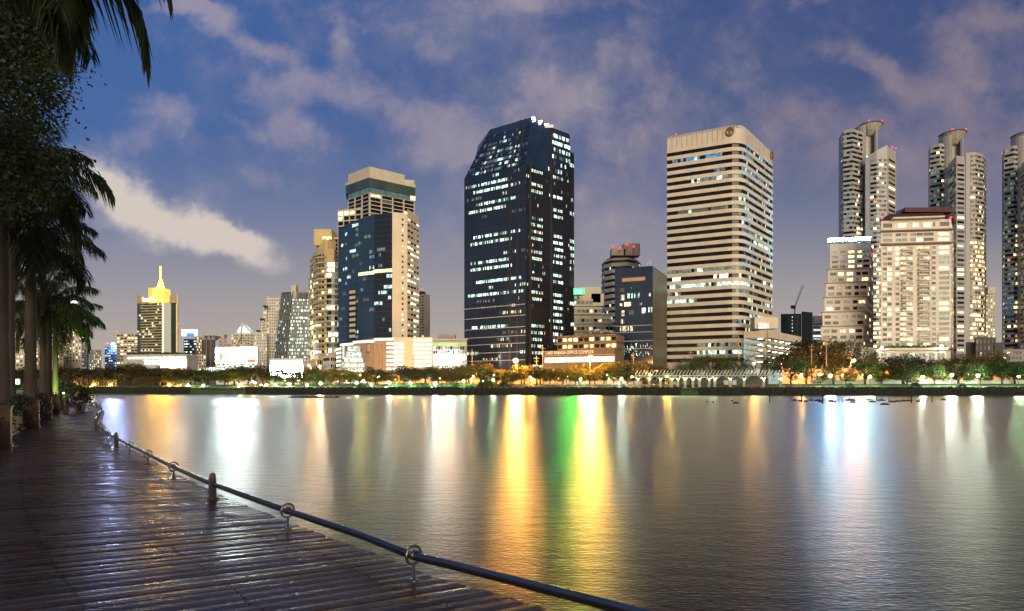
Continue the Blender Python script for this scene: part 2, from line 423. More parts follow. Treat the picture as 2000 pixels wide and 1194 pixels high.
def strip(name, d0, d1, z, m, x0=-400, x1=2500):
    mb = MB(); vs = []
    pts = [p for p in SH if x0 <= p[0] <= x1]
    for d in (d0, d1):
        for p in pts: w = XY(*p); q = w + w.normalized() * d; vs.append((q.x, q.y, z))
    k = len(pts); mb.add(vs, [(i, i + 1, k + i + 1, k + i) for i in range(k - 1)]); return struct(mb.build(name, m))
strip('road', 40, 54, GZ + .004, asph)
strip('pavement', 25, 28, GZ + .004, mat('pavement_concrete', (.3, .28, .25), .8))
def onbank(px, d, z=None):
    w = XY(px, shoreY(px)); q = w + w.normalized() * d
    if z is None:
        z = 0
        for (a, za), (b, zb) in zip(offs, offs[1:]):
            if a <= d <= b: z = za + (zb - za) * (d - a) / max(b - a, 1e-6); break
    return Vector((q.x, q.y, z))
# ================================================================== BUILDINGS
rg = random.Random(11)
# ---- striped beige tower
b = Bld('striped_office_tower', 'beige office tower wrapped in dark window stripes with rounded corner', 1447, 330, 'office tower')
Lp, Cp, Rp = XY(1303, 346.6), XY(1447, 330), XY(1508, 367)
path = [Lp] + arc(Lp, Cp, Rp, 6.5) + [Rp]
zt = ZY(297, 346.6)
b.wall.prism([p for p in path] + [Rp + Rp.normalized() * 40, Lp + Lp.normalized() * 42], GZ, zt + .5)
rr = random.Random(5)
LITROWS = {27: 6, 25: 6, 24: 5, 20: 1, 17: 5, 16: 4, 12: 5, 11: 7, 10: 4, 9: 5, 8: 4, 6: 4, 2: 5, 1: 4}
def pk(j, n):
    out = [0] * n
    if j in LITROWS:
        k = LITROWS[j]
        for _ in range(3):
            a = rr.randint(0, n - 5); l = rr.randint(4, n // 3)
            for i in range(a, min(n, a + l)):
                if rr.random() < .85: out[i] = k if rr.random() < .7 else rr.choice((1, 4, 5))
    for i in range(int(n * .45), n):
        if rr.random() < .22: out[i] = rr.choice((1, 1, 3, 5, 6, 4))
    return out
b.ribbon(path, ZY(712, 346.6), zt, 29, .50, .55, 1.5, pk)
b.wall.prism([p for p in path] + [Rp + Rp.normalized() * 40, Lp + Lp.normalized() * 42], zt + .5, ZY(272, 346.6))
b2 = [p + (p.normalized() * 3.2) for p in path]; b2[0] += Vector((1.5, 0)); b2[-1] += Vector((-1.6, 0))
b.wall.prism([p for p in path] + [Rp + Rp.normalized() * 40, Lp + Lp.normalized() * 42], ZY(272, 346.6) + .01, ZY(254, 341), top=b2 + [Rp + Rp.normalized() * 38, Lp + Lp.normalized() * 40])
jt = MB()
for a, c, kk in ((Lp, path[1], 12), (path[-2], Rp, 20)):
    u_ = (c - a).normalized(); n_ = Vector((u_.y, -u_.x)); l = (c - a).length
    for i in range(1, kk): jt.fbox(a, u_, n_, l * i / kk - .16, l * i / kk + .16, zt + 1.2, ZY(272, 346.6), .005, .05)
for i in range(1, 22):
    a0 = Lp.lerp(Cp, i / 22.0); jt.tube([Vector((*a0, ZY(272, 346.6))) , Vector((*(a0 + a0.normalized() * 3.2), ZY(254, 341) + .1))], .14, 4)
jt.build('panel_joints', brown, b.root)
for (A, B, t) in ((Lp, Cp, .86), (Cp, Rp, .965)):
    u_ = (B - A).normalized(); n_ = Vector((u_.y, -u_.x)); q = A.lerp(B, t) + n_ * .55; zc = ZY(258 if t < .9 else 304, (A.lerp(B, t)).y)
    em = MB(); pts = [Vector((q.x + u_.x * math.cos(k) * 1.9, q.y + u_.y * math.cos(k) * 1.9, zc + math.sin(k) * 2.2)) for k in [i * math.pi / 12 for i in range(24)]]
    em.tube(pts, .38, 6, closed=True)
    q2 = q
    em.fbox(q2, u_, n_, -.38, .38, zc - 1.8, zc + 1.5, -.3, .25); em.fbox(q2, u_, n_, -1.1, 1.1, zc + .9, zc + 1.5, -.3, .26)
    em.build('emblem', mat('bronze_emblem', (.20, .13, .03), .5, .3), b.root)
b.redlight((Lp.x + 6, Lp.y + 4, ZY(256, 346)), .4)
b.finish(beige)
# ---- dark glass tower
b = Bld('dark_glass_tower', 'tallest dark glass office tower with sloping roof and rows of lit windows', 1026, 300, 'office tower')
Lp, Cp, Rp = XY(907, 320.4), XY(1026, 300), XY(1113, 319.5)
n1 = Vector(((Cp - Lp).normalized().y, -(Cp - Lp).normalized().x))
zs = ZY(350, 320.4)
bk = [Rp + Rp.normalized() * 34, Lp + Lp.normalized() * 34]
b.wall.prism([Lp, Cp, Rp] + bk, GZ, zs)
ZT = ZY(230, 318); ZR = ZY(265, 319.5)
T0 = XY(957, 332.5); T1 = XY(1036, 318); T2 = Cp.lerp(Rp, .56); zT0 = ZT     # the upper floors lean back from the lake side
vs = [(*Lp, zs + .01), (*Cp, zs + .01), (*T2, zs + .01), (*Rp, zs + .01), (*bk[0], zs + .01), (*bk[1], zs + .01),
      (*T0, ZT), (*T1, ZT), (*T2, ZR), (*Rp, ZR), (*bk[0], ZR), (bk[1].x + 8, bk[1].y, ZT)]
b.wall.add(vs, [(0, 1, 7, 6), (1, 2, 8), (1, 8, 7), (2, 3, 9, 8), (3, 4, 10, 9), (4, 5, 11, 10), (5, 0, 6, 11), (6, 7, 8), (6, 8, 11), (8, 9, 10), (8, 10, 11)])
S2 = XY(1121, 322)
side = MB(); side.prism([Rp + Vector((0, .1)), S2, S2 + S2.normalized() * 26, Rp + Rp.normalized() * 30], GZ, ZY(300, 322)); side.build('side_wing', blackglass, b.root)
r2 = random.Random(21)
strong = {29, 28, 26, 25, 21, 20, 17, 16, 14, 12, 7}
def pkd(j, n):
    out = [0] * n
    if j in strong:
        a = r2.randint(0, n // 5); e_ = r2.randint(int(n * .7), n)
        for i in range(a, e_):
            if r2.random() < .88: out[i] = r2.choice((4, 4, 7, 4, 5, 1))
    elif r2.random() < .7:
        for _ in range(2):
            a = r2.randint(0, n - 4); k = r2.choice((4, 1, 4, 3, 5))
            for i in range(a, min(n, a + r2.randint(4, 22))):
                if r2.random() < .6: out[i] = r2.choice((k, k, 1))
    return out
def pkr(j, n):
    out = [0] * n
    if r2.random() < .55:
        for i in range(int(n * .12), int(n * .38)):
            if r2.random() < .8: out[i] = r2.choice((4, 4, 1, 3))
    if r2.random() < .7:
        for i in range(int(n * .62), int(n * .85)):
            if r2.random() < .85: out[i] = r2.choice((4, 4, 7, 1))
    for i in range(n):
        if not out[i] and r2.random() < .04: out[i] = r2.choice((1, 3, 8))
    return out
fr = MB()
b.curtain(Lp, Cp, ZY(735, 320), zs, 62, 31, pkd, fr, .44, body=navy)
b.curtain(Cp, Rp, ZY(735, 300), zs, 54, 31, pkr, fr, .44, body=blackglass)
b.curtain(Rp + Vector((0, .1)), S2, ZY(735, 322), ZY(305, 322), 5, 32, lambda j, n: [r2.choice((4, 4, 1)) if r2.random() < .8 else 0 for _ in range(n)] if r2.random() < .4 else [0] * n, fr, .52)
# leaning glazing: bands on the slope, and the upper right face
dk = MB()
for j in range(9):
    t0, t1 = (j + .25) / 10.5, (j + .8) / 10.5
    def sp_(s_, t_):
        lo = Vector((*Lp.lerp(Cp, s_), zs)); hi = Vector((*T0.lerp(T1, s_), zT0)); q = lo.lerp(hi, t_); return q + Vector((n1.x * .15, n1.y * .15, .1))
    idx = [r2.choice((1, 1, 5, 1, 4)) if r2.random() < (.75 if 6 < i < 30 and j < 7 else .2) * (.85 if j in (0, 1, 2, 4) else .5) else 0 for i in range(34)]
    mbb = MB(); mbb.add([sp_(i / 34, t) for t in (t0, t1) for i in range(35)], []); mbb.f = [(i, i + 1, 36 + i, 35 + i) for i in range(34)]; mbb.m = idx
    mbb.build('roof_glazing', [blackglass] + WM[1:], b.root)
for j in range(6):
    za, zc = zs + (ZR - zs) * (j + .2) / 6.3, zs + (ZR - zs) * (j + .72) / 6.3
    for (A, B_, n0, pr) in ((T2, Rp, 14, (.25, .1, .5, .55, .9, .95)[j]), (Cp.lerp(T1, (j + .6) / 7) .lerp(T2, .35), T2, 9, (.5, .3, .15, .7, .8, .5)[j])):
        u_ = (B_ - A).normalized(); n_ = Vector((u_.y, -u_.x)); l = (B_ - A).length; mbb = MB()
        cs = [A + u_ * (l * i / n0) + n_ * .12 for i in range(n0 + 1)]; mbb.add([(p.x, p.y, z) for z in (za, zc) for p in cs], []); mbb.f = [(i, i + 1, n0 + 2 + i, n0 + 1 + i) for i in range(n0)]
        mbb.m = [r2.choice((4, 7, 4, 1)) if r2.random() < pr else 0 for _ in range(n0)]
        mbb.build('window_band', [blackglass] + WM[1:], b.root)
rgl = MB(); rgl.prism([Cp + (Rp - Cp) * .015 + Vector((.004, -.006)), Rp + Vector((.004, -.006)), Rp + Vector((-.5, .5)), Cp + Vector((0, .6))], GZ, zs - .02); rgl.build('shaded_right_glass', blackglass, b.root)  # thin dark skin putting the right face's dark reflection into its colour
# dark vertical fins
for (A, B, t) in ((Lp, Cp, .76), (Lp, Cp, .88), (Cp, Rp, .10), (Cp, Rp, .56)):
    u_ = (B - A).normalized(); n_ = Vector((u_.y, -u_.x)); l = (B - A).length
    dk.fbox(A, u_, n_, l * t - .65, l * t + .65, GZ, zs, .01, .35)
q = Cp.lerp(Rp, .56); dk.fbox(q, (Rp - Cp).normalized(), Vector(((Rp - Cp).normalized().y, -(Rp - Cp).normalized().x)), -.65, .65, zs, ZR, .01, .3)
def slant(t):
    lo = Vector((*Lp.lerp(Cp, t), zs)); hi = Vector((*T0.lerp(T1, t), zT0)); dk.tube([lo, hi], .6, 4)
slant(.76); slant(.88); dk.tube([Vector((*Cp.lerp(Rp, .10), zs)), Vector((*T1.lerp(T2, .6), ZT - 4))], .6, 4)
dk.build('fin', black, b.root)
fr.build('mullion_frame', mat('dark_mullion', (.015, .018, .025), .4), b.root)
# roof wall, floodlights, painted light lines
rf = MB(); rf.prism([T2 + Vector((0, .3)), Rp + Vector((-.2, .2)), bk[0] * .995, T2 * 1.07], ZR + .01, ZR + .8); rf.build('roof', blackglass, b.root)
for i, (px, py) in enumerate(((1042, 231.5), (1055, 238), (1068, 244))):
    q = P3(px, py, 316 - 2 * i); fl = MB(); fl.box(q, (1.6, .5, .9)); o = fl.build('floodlight', mat('white_floodlight', (.8, .8, .8), .5, emis=(.85, 1, .95), es=40), b.root)
rb = MB(); rb.box(P3(1073, 249, 313), (4, 3, 1.6)); rb.tube([P3(1068, 249, 313), P3(1079, 245, 313)], .25, 5); rb.build('window_cleaning_crane', metal, b.root)
lg = MB()
for (A, B) in ((Lp, Cp),):
    u_ = (B - A).normalized(); n_ = Vector((u_.y, -u_.x)); l = (B - A).length
    for py in (605, 625, 646, 662, 676, 692, 707): lg.fbox(A, u_, n_, 0, l, ZY(py, 320), ZY(py, 320) + .28, .012, .6)  # pale strips standing in for light lines on the lower glass
lg.build('pale_line', mat('pale_light_line', (.42, .40, .45), .5), b.root)
A, B = XY(1038, 303.6), XY(1087, 318.8); n_ = Vector(((B - A).normalized().y, -(B - A).normalized().x))
sg = MB(); u_ = (B - A).normalized(); l_ = (B - A).length
r3 = random.Random(3)
for i in range(17):                                        # an unreadable word of glowing script letters
    x_ = l_ * (.02 + i * .056); zc = ZY(538 - i * .55, 312)
    pts = [Vector((*(A + u_ * (x_ + dx_) + n_ * .8), zc + dz_)) for dx_, dz_ in ((-.35, -.5 + r3.random() * .4), (0, .5), (.35, -.4), (.75, .35 * r3.random()))]
    sg.tube(pts, .17, 5)
sg.build('lettering', mat('blue_white_sign', (.5, .6, .7), .5, emis=(.35, .75, 1), es=9), b.root)
b.wall.build('wall', navy, b.root); b.wall = MB(); b.finish(navy)
# ---- tall gridded hotel tower behind (shoulders step down left)
b = Bld('gridded_hotel_tower', 'tall grey framed tower with dark square bays behind the blue curved one', 722, 420, 'tower')
L1, C1, R1 = XY(680, 436), XY(722, 420), XY(809, 440)
zc = ZY(377, 420); b.wall.prism([L1, C1, R1, R1 + R1.normalized() * 30, L1 + L1.normalized() * 30], GZ, zc)
rr = random.Random(9)
b.grid(L1, C1, ZY(600, 420), zc, 3, 29, .86, .8, .5, wpick(rr, .10, (2, 3), .05))
b.grid(C1, R1, ZY(600, 420), zc, 4, 29, .88, .8, .5, wpick(rr, .13, (2, 3, 2, 8), .05))
z2, z3, z4 = ZY(366, 420), ZY(349, 420), ZY(343, 420)
g = MB(); g.prism([L1 * 1.0, C1, R1, R1 + R1.normalized() * 28, L1 + L1.normalized() * 28], zc + .01, z2); g.build('lit_lounge_glazing', [lit('teal_lounge_glass', (.35, .7, .65), .16)], b.root)
g = MB(); g.prism([L1 - Vector((1.6, .5)), C1 - Vector((0, 1.5)), R1 + Vector((.8, -.5)), R1 + R1.normalized() * 28, L1 + L1.normalized() * 28], z2 + .01, z3); g.build('glass_screen', greenglass, b.root)
g = MB(); g.prism([L1 - Vector((1.9, .6)), C1 - Vector((0, 1.9)), R1 + Vector((1, -.7)), R1 + R1.normalized() * 29, L1 + L1.normalized() * 29], z3 + .01, z4)
g.prism([L1, C1 + Vector((0, .3)), XY(790, 437), XY(790, 437) * 1.06, L1 * 1.05], z4 + .01, ZY(325, 420)); g.prism([XY(790.3, 437.5), R1 * .998, R1 * 1.06, XY(790, 437) * 1.06], z4 + .01, ZY(334, 420))
g.build('crown', cream, b.root)
b.grid(XY(786, 436.9), R1 + Vector((.9, -.8)), zc + .5, z2, 5, 1, .85, .9, .0, lambda i, j: 2, wall=False)
A, B = XY(660, 405), XY(706, 400); zq = ZY(408, 402); f, z = b.mass([(660, 405), (706, 400)], zq, 18)
b.grid(A, B, ZY(470, 402), zq - 1, 4, 6, .84, .78, .4, wpick(rr, .3, (2, 3), 0))
A, B = XY(638, 388), XY(661, 386); zq = ZY(465, 388); b.mass([(638, 388), (661, 386)], zq, 18)
b.grid(A, B, ZY(515, 387), zq - 1, 2, 6, .84, .8, .4, wpick(rr, .15, (2, 3), 0))
bay = MB(); z0, z1 = ZY(722, 380), ZY(514, 380); cbx = XY(650, 379)
bp = [cbx + Vector((math.cos(a) * 3.8, -math.sin(a) * 3.2)) for a in [math.pi * (1 - k / 6) for k in range(7)]]
bay.prism(bp, GZ, z1); bay.build('bay_shaft', blueglass, b.root)
b.ribbon(bp, ZY(722, 380), z1, 20, .72, .22, 1.6, lambda j, n: [rr.choice((3, 5, 2, 4, 7)) if rr.random() < .62 else 1 for _ in range(n)] if rr.random() < .6 else [1 if rr.random() < .4 else 0 for _ in range(n)])
b.redlight(P3(743, 403, 399), .5); b.finish(cream)
# ---- blue curved tower with beige flank
b = Bld('blue_curved_tower', 'blue curved glass tower joined to a pale beige windowed flank', 731, 330, 'office tower')
pts = [XY(661, 350), XY(678, 343), XY(700, 337), XY(731, 331), XY(766, 328)]
zt = ZY(416, 328); zb = ZY(661, 330)
b2 = MB(); b2.prism(pts + [XY(766, 360), XY(661, 380)], GZ, [zt - 3, zt - 2, zt - 1, zt, zt, zt, zt]); b2.build('glass_wall', blueglass, b.root)
fr = MB()
def pkb(j, n):
    out = [0] * n
    if j == 12: return [2] * n
    if r2.random() < .42:
        a = r2.randint(0, n - 2); k = r2.choice((4, 5, 1, 6, 5))
        for i in range(a, min(n, a + r2.randint(2, 7))): out[i] = k if r2.random() < .75 else 1
    return out
zts = [zt - 3, zt - 2, zt - 1, zt, zt]
for i in range(4):
    if i < 2:
        b.curtain(pts[i], pts[i + 1], zb, zts[i] - .3, 9, 23, lambda j, n: pkb(j, n) if j != 12 else [4, 4, 4, 0, 0, 0, 0, 0, 0], fr, .6, body=blueglass)
    else: b.curtain(pts[i], pts[i + 1], zb, zts[i] - .3, 13, 23, pkb, fr, .6, body=blueglass if i == 2 else blackglass)
fr.build('mullion_frame', mat('blue_mullion', (.03, .06, .10), .4), b.root)
dg = MB(); u_ = (pts[4] - pts[3]).normalized(); n_ = Vector((u_.y, -u_.x)); dg.fbox(pts[3], u_, n_, 0, (pts[4] - pts[3]).length, zb - 6, zt, .001, .035); dg.build('black_glass_panel', blackglass, b.root)
# inset's shade painted as a flat black sheet, beige slabs in front
A, B = XY(684, 340.6), XY(700, 336.4); u_ = (B - A).normalized(); n_ = Vector((u_.y, -u_.x)); sl_ = MB(); nk = MB()
nk.fbox(A, u_, n_, -1, 4.6, zb, ZY(566, 338), .05, .2)
for k in range(9):
    z = zb + 1 + k * 3.05; sl_.fbox(A, u_, n_, .2, 4.6, z, z + 1.6, .21, .8)
nk.build('notch_shade', black, b.root); sl_.build('balcony_front', beige, b.root)
A, B = XY(766, 328), XY(795, 331); D = XY(818, 346)
b.wall.prism([A, B, B * 1.1, A * 1.1], GZ, zt + .5); b.wall.prism([XY(795.3, 331.5), D, D * 1.08, B * 1.09], GZ, ZY(422, 345))
rr = random.Random(4)
b.grid(A, B, zb, ZY(424, 330), 1, 23, .1, .42, .12, lambda i, j: rr.choice((0, 0, 3, 4, 0)), cols=[(.64, .76)])
b.grid(XY(795.3, 331.5), D, zb, ZY(436, 345), 4, 22, .97, .42, .3, wpick(rr, .45, (4, 4, 7, 5, 3, 4), .1))
b.finish(beige)
# ---- podium of the blue tower with open parking decks
b = Bld('brown_podium_building', 'brown curved podium with open brightly lit parking decks under the blue tower', 731, 300, 'building')
pts = [XY(657, 322), XY(665, 314), XY(690, 306), XY(731, 299), XY(769, 296)]
zt = ZY(661, 300); b.wall.prism(pts + [XY(769, 326), XY(657, 340)], GZ, [zt - 6, zt - 3, zt - 1, zt, zt, zt, zt - 3], 1)
hb = MB()
for i in range(1, 4):
    a, c = pts[i], pts[i + 1]; u_ = (c - a).normalized(); n_ = Vector((u_.y, -u_.x)); zz = ZY(677 - 3.2 * i, 305)
    hb.fbox(a, u_, n_, 0, (c - a).length, zz, zz + 1.1, .01, .25)
a = pts[1]; u_ = (pts[2] - a).normalized(); n_ = Vector((u_.y, -u_.x)); hb.fbox(a, u_, n_, 2.6, 3.4, ZY(700, 308), ZY(676, 308), .01, .3)
for k in range(6): zz = ZY(683 + 8 * k, 314); hb.fbox(pts[0], (pts[1] - pts[0]).normalized(), Vector(((pts[1] - pts[0]).normalized().y, -(pts[1] - pts[0]).normalized().x)), 1, (pts[1] - pts[0]).length + 1.2, zz, zz + .9, .01, .3)
hb.build('light_strip', deckhot, b.root)
rib = MB()
for k in range(26):
    q = pts[2].lerp(pts[3], k / 25.0) if k < 22 else pts[3].lerp(pts[4], (k - 22) / 6); u_ = (pts[3] - pts[2]).normalized(); n_ = Vector((u_.y, -u_.x)); rib.fbox(q, u_, n_, -.12, .12, GZ, ZY(674, 303), .01, .25)
rib.build('wall_rib', mat('rib_cladding', (.36, .27, .19), .7), b.root)
q = P3(722, 681, 301); lg = MB(); lg.box((q.x, q.y - .5, q.z), (2.6, .3, 5)); lg.build('wall_plaque', mat('dark_plaque', (.06, .04, .03), .5), b.root)
lg = MB(); lg.box((q.x - .1, q.y - .75, q.z + .4), (1.6, .2, 3.4)); lg.build('plaque_face', brown, b.root)
# stepped glass stair pyramid, brightly lit
st = MB(); sf = MB(); bx = XY(692, 298)
for k in range(7):
    w = 14.5 - k * 1.5; z = GZ + 1 + k * 2.6; st.box((bx.x - .6 * (0) - w * .04, bx.y, z + .9), (w, 4 - .3 * k, 1.9)); sf.box((bx.x - w * .04, bx.y, z + 2.2), (w + .6, 4.6 - .3 * k, .35))
st.build('stair_glazing', lit('stair_glazing_light', (.8, 1, .9), .9, .8), b.root); sf.build('stair_slab', mat('pale_green_slab', (.35, .42, .38), .5), b.root)
# decks on the right
A, B, D = XY(769, 296), XY(845, 294), XY(848, 296)
b.wall.prism([A, B, B * 1.14, A * 1.14], GZ, ZY(659, 295))
u_ = (B - A).normalized(); n_ = Vector((u_.y, -u_.x)); dl = MB(); dl2 = MB()
for k in range(7):
    zz = ZY(673 + 8.3 * k, 295); dl.fbox(A, u_, n_, -3.5, 4.8, zz, zz + .95, .02, .45)
    zz = ZY(667 + 8.3 * k, 295); dl2.fbox(A, u_, n_, 9.8, 18.4, zz, zz + 1.0, .02, .3)
dl.build('deck_opening', deckhot, b.root); dl2.build('deck_opening', deckhot, b.root)
b.finish([beige, brown], 'wall')
# ---- green-grey low building right of podium
b = Bld('green_banded_building', 'low grey building with a green band and floodlit front beside the dark tower', 880, 300, 'building')
b.mass([(846, 303), (912, 302)], (664, 302), 20); A, B = XY(846, 303), XY(912, 302)
u_ = (B - A).normalized(); n_ = Vector((u_.y, -u_.x)); l = (B - A).length
g = MB(); g.fbox(A, u_, n_, 0, l, ZY(675, 302), ZY(669, 302), .02, .5); g.build('green_band', mat('green_panel', (.18, .30, .13), .6), b.root)
g = MB(); g.fbox(A, u_, n_, -1, l + .5, ZY(665, 302), ZY(662.5, 302), -3, 1.4); g.box((*XY(872, 312), ZY(659, 312)), (9, 6, 2.4)); g.build('roof', grey, b.root)
rr = random.Random(8); b.grid(A, B, ZY(692, 302), ZY(676, 302), 14, 2, .86, .86, .15, wpick(rr, .12, (4, 5), .7))
b.grid(A, B, ZY(722, 302), ZY(694, 302), 7, 3, .8, .5, .2, lambda i, j: rr.choice((7, 4, 7, 5)))
for px, py in ((861, 695), (876, 692), (891, 690), (866, 706), (890, 705), (853, 700)):
    fl = MB(); q = P3(px, py, 300); fl.ball(q, .55, 8, 5); fl.build('floodlight', mat('facade_floodlight', (.8, .8, .8), .5, emis=(.9, 1, .95), es=200), b.root)
b.finish(grey)
# ---- slim tan tower behind
b = Bld('slim_tan_tower', 'slim cream tower with dark slots right behind the beige flank', 830, 500, 'tower')
b.mass([(812, 500), (829, 494), (840, 500)], (575, 496), 20); A, B = XY(812, 500), XY(829, 494); rr = random.Random(2)
b.grid(A, B, ZY(665, 495), ZY(577, 495), 3, 16, .6, .4, .3, wpick(rr, .1, (2, 3), .1)); r_ = MB(); c0 = XY(825, 505)
r_.prism([c0 + Vector((-5, -6)), c0 + Vector((4, -6)), c0 + Vector((4, 4)), c0 + Vector((-5, 4))], ZY(575, 496), ZY(567, 496), top=[c0 + Vector((-2, -3)), c0 + Vector((2, -3)), c0 + Vector((2, 2)), c0 + Vector((-2, 2))]); r_.build('roof', maroon, b.root)
b.redlight((c0.x, c0.y, ZY(565, 505)), .6); b.finish(cream)
# ---- tan balcony tower
b = Bld('tan_balcony_tower', 'golden lit curved apartment tower with stacked balconies', 620, 380, 'apartment tower')
pts = [XY(606, 398), XY(612, 388), XY(622, 381), XY(634, 378), XY(640, 379)]
zt = ZY(492, 380); b.wall.prism(pts + [XY(656, 385), XY(656, 400), XY(606, 415)], GZ, [zt - 4, zt, zt + 3, zt + 8, zt + 8, zt + 8, zt + 8, zt])
c0 = XY(636, 388); b.wall.box((c0.x, c0.y, ZY(468, 388)), (11, 12, 10)); lt = MB(); lt.fbox(XY(631, 379), Vector((1, 0)), Vector((0, -1)), 0, 5.4, ZY(468, 379), ZY(463, 379), .3, .5, 2); lt.build('window', WM, b.root)
rr = random.Random(14)
bz0, bz1 = ZY(694, 380), zt - 1; nb = 19
for i, (a, c) in enumerate(((pts[0], pts[1]), (pts[1], pts[2]), (pts[2], pts[3]))):
    b.grid(a, c, bz0, bz1, 2, nb, .8, .62, .12, wpick(rr, .22, (2, 3, 2, 4), .3))
for j in range(nb):
    z = bz0 + (bz1 - bz0) * j / nb; m_ = MB()
    for (a, c) in ((XY(617, 384), XY(624, 380)), (XY(624, 380), XY(637, 378))):
        u_ = (c - a).normalized(); n_ = Vector((u_.y, -u_.x)); m_.fbox(a, u_, n_, 0, (c - a).length, z, z + 1.15, .2, 1.3)
    m_.build('balcony', tan, b.root)
b.grid(XY(608, 379), XY(640, 374), GZ, ZY(702, 377), 8, 4, .8, .7, .2, lambda i, j: rr.choice((3, 0, 1)))
b.wall.box((*XY(648, 380), (GZ + ZY(488, 380)) / 2), (4.6, 5, ZY(488, 380) - GZ))
b.redlight(P3(631, 457, 385)); b.finish(mat('tan_lit_concrete', (.52, .40, .19), .75, var=.12, sc=.2))
b = Bld('pale_slim_tower', 'thin pale block squeezed between slanted glass tower and tan balcony tower', 606, 420, 'tower')
b.mass([(602, 420), (610, 418)], (540, 420), 20); b.grid(XY(602, 420), XY(610, 418), ZY(700, 419), ZY(542, 419), 2, 26, .5, .5, .2, wpick(rr, .2, (3, 4), .3)); b.finish(beige)
b = Bld('striped_annex', 'small white annex with dark bands at the foot of the tan balcony tower', 640, 330, 'building')
A, B, D = XY(631, 336), XY(645, 328), XY(657, 332); b.wall.prism([A, B, D, D * 1.06, A * 1.05], GZ, [ZY(696, 336), ZY(692, 328), ZY(692, 332), ZY(692, 332), ZY(694, 330)])
b.grid(A, B, GZ + 1, ZY(696, 334), 1, 4, .96, .45, .3, lambda i, j: rr.choice((1, 5, 0))); b.grid(B, D, GZ + 1, ZY(696, 334), 3, 4, .8, .5, .2, lambda i, j: rr.choice((7, 4, 0, 5) if j < 2 else (0, 1))); b.finish(white)
# ---- slanted glass tower
b = Bld('slanted_glass_tower', 'grey-green glass tower with leaning left edge and sign band on top', 570, 430, 'office tower')
A0, A1, B0 = XY(530, 436), XY(560, 430), XY(605, 432); zt = ZY(583, 432)
T0, T1 = XY(550, 435), XY(573, 430.6)
vs = [(*A0, GZ), (*A1, GZ), (*B0, GZ), (*(B0 * 1.06), GZ), (*(A0 * 1.06), GZ), (*T0, ZY(573, 438)), (*T1, ZY(573, 438)), (*B0, ZY(575, 432)), (*(B0 * 1.06), ZY(575, 432)), (*(T0 * 1.06), ZY(573, 438))]
b.wall.add(vs, [(0, 1, 6, 5), (1, 2, 7, 6), (2, 3, 8, 7), (3, 4, 9, 8), (4, 0, 5, 9), (5, 6, 7, 8, 9)])
nf = 20; frm = MB(); rr = random.Random(31)
def quad(lo0, lo1, hi0, hi1, n, j, nf, pk_, off):
    m_ = MB()
    for i in range(n):
        k = pk_(i, j)
        if not k: continue
        def g_(s_, t_): return lo0.lerp(lo1, s_).lerp(hi0.lerp(hi1, s_), t_) + off
        a0, a1, t0, t1 = (i + .08) / n, (i + .92) / n, (j + .2) / nf, (j + .75) / nf
        m_.add([g_(a0, t0), g_(a1, t0), g_(a1, t1), g_(a0, t1)], [(0, 1, 2, 3)], k)
    m_.build('window_band', WM, b.root)
V = lambda p, z: Vector((p.x, p.y, z))
zb = ZY(722, 430); zt2 = ZY(583, 432)
for j in range(nf):
    quad(V(A0, zb), V(A1, zb), V(T0, zt2), V(T1, zt2), 16, j, nf, lambda i, j: rr.choice((4, 5, 4, 1)) if rr.random() < .28 else 0, Vector((-.2, -1.1, 0)))
    quad(V(A1, zb), V(B0, zb), V(T1, zt2), V(B0, zt2), 22, j, nf, lambda i, j: rr.choice((4, 7, 5, 4)) if rr.random() < (.62 if j % 3 else .3) else 1, Vector((0, -.7, 0)))
for j in range(nf + 1):
    t = j / nf; a, c, d = V(A0, zb).lerp(V(T0, zt2), t), V(A1, zb).lerp(V(T1, zt2), t), V(B0, zb).lerp(V(B0, zt2), t)
    frm.tube([a + Vector((0, -1.1, 0)), c + Vector((0, -1, 0)), d + Vector((0, -.7, 0))], .14, 4)
for i in range(9):
    t = i / 8; frm.tube([V(A0, zb).lerp(V(A1, zb), t) + Vector((0, -.95, 0)), V(T0, zt2 + 3).lerp(V(T1, zt2 + 3), t) + Vector((0, -.95, 0))], .16, 4)
    frm.tube([V(A1, zb).lerp(V(B0, zb), t) + Vector((0, -.95, 0)), V(T1, zt2).lerp(V(B0, zt2), t) + Vector((0, -.95, 0))], .13, 4)
frm.build('mullion_frame', grey, b.root)
sg = MB(); sg.fbox(XY(580, 430), Vector((1, 0)), Vector((0, -1)), 0, 9, ZY(582.5, 430), ZY(571.5, 430), .5, 1.2); sg.build('sign_band', mat('bronze_band', (.17, .14, .12), .6), b.root)
text('O I-TIS', mat('dark_letters', (.03, .025, .02), .5), b.root, XY(583, 427), XY(604, 427), ZY(579.5, 427), 2.4, .2)
fin = MB(); fin.box((*XY(575.5, 433), ZY(569, 433)), (3.6, 4, 8)); fin.tube([P3(578, 562, 433), P3(578, 553, 433)], .12, 4); fin.build('roof_fin', cream, b.root)
b.finish(greenglass)
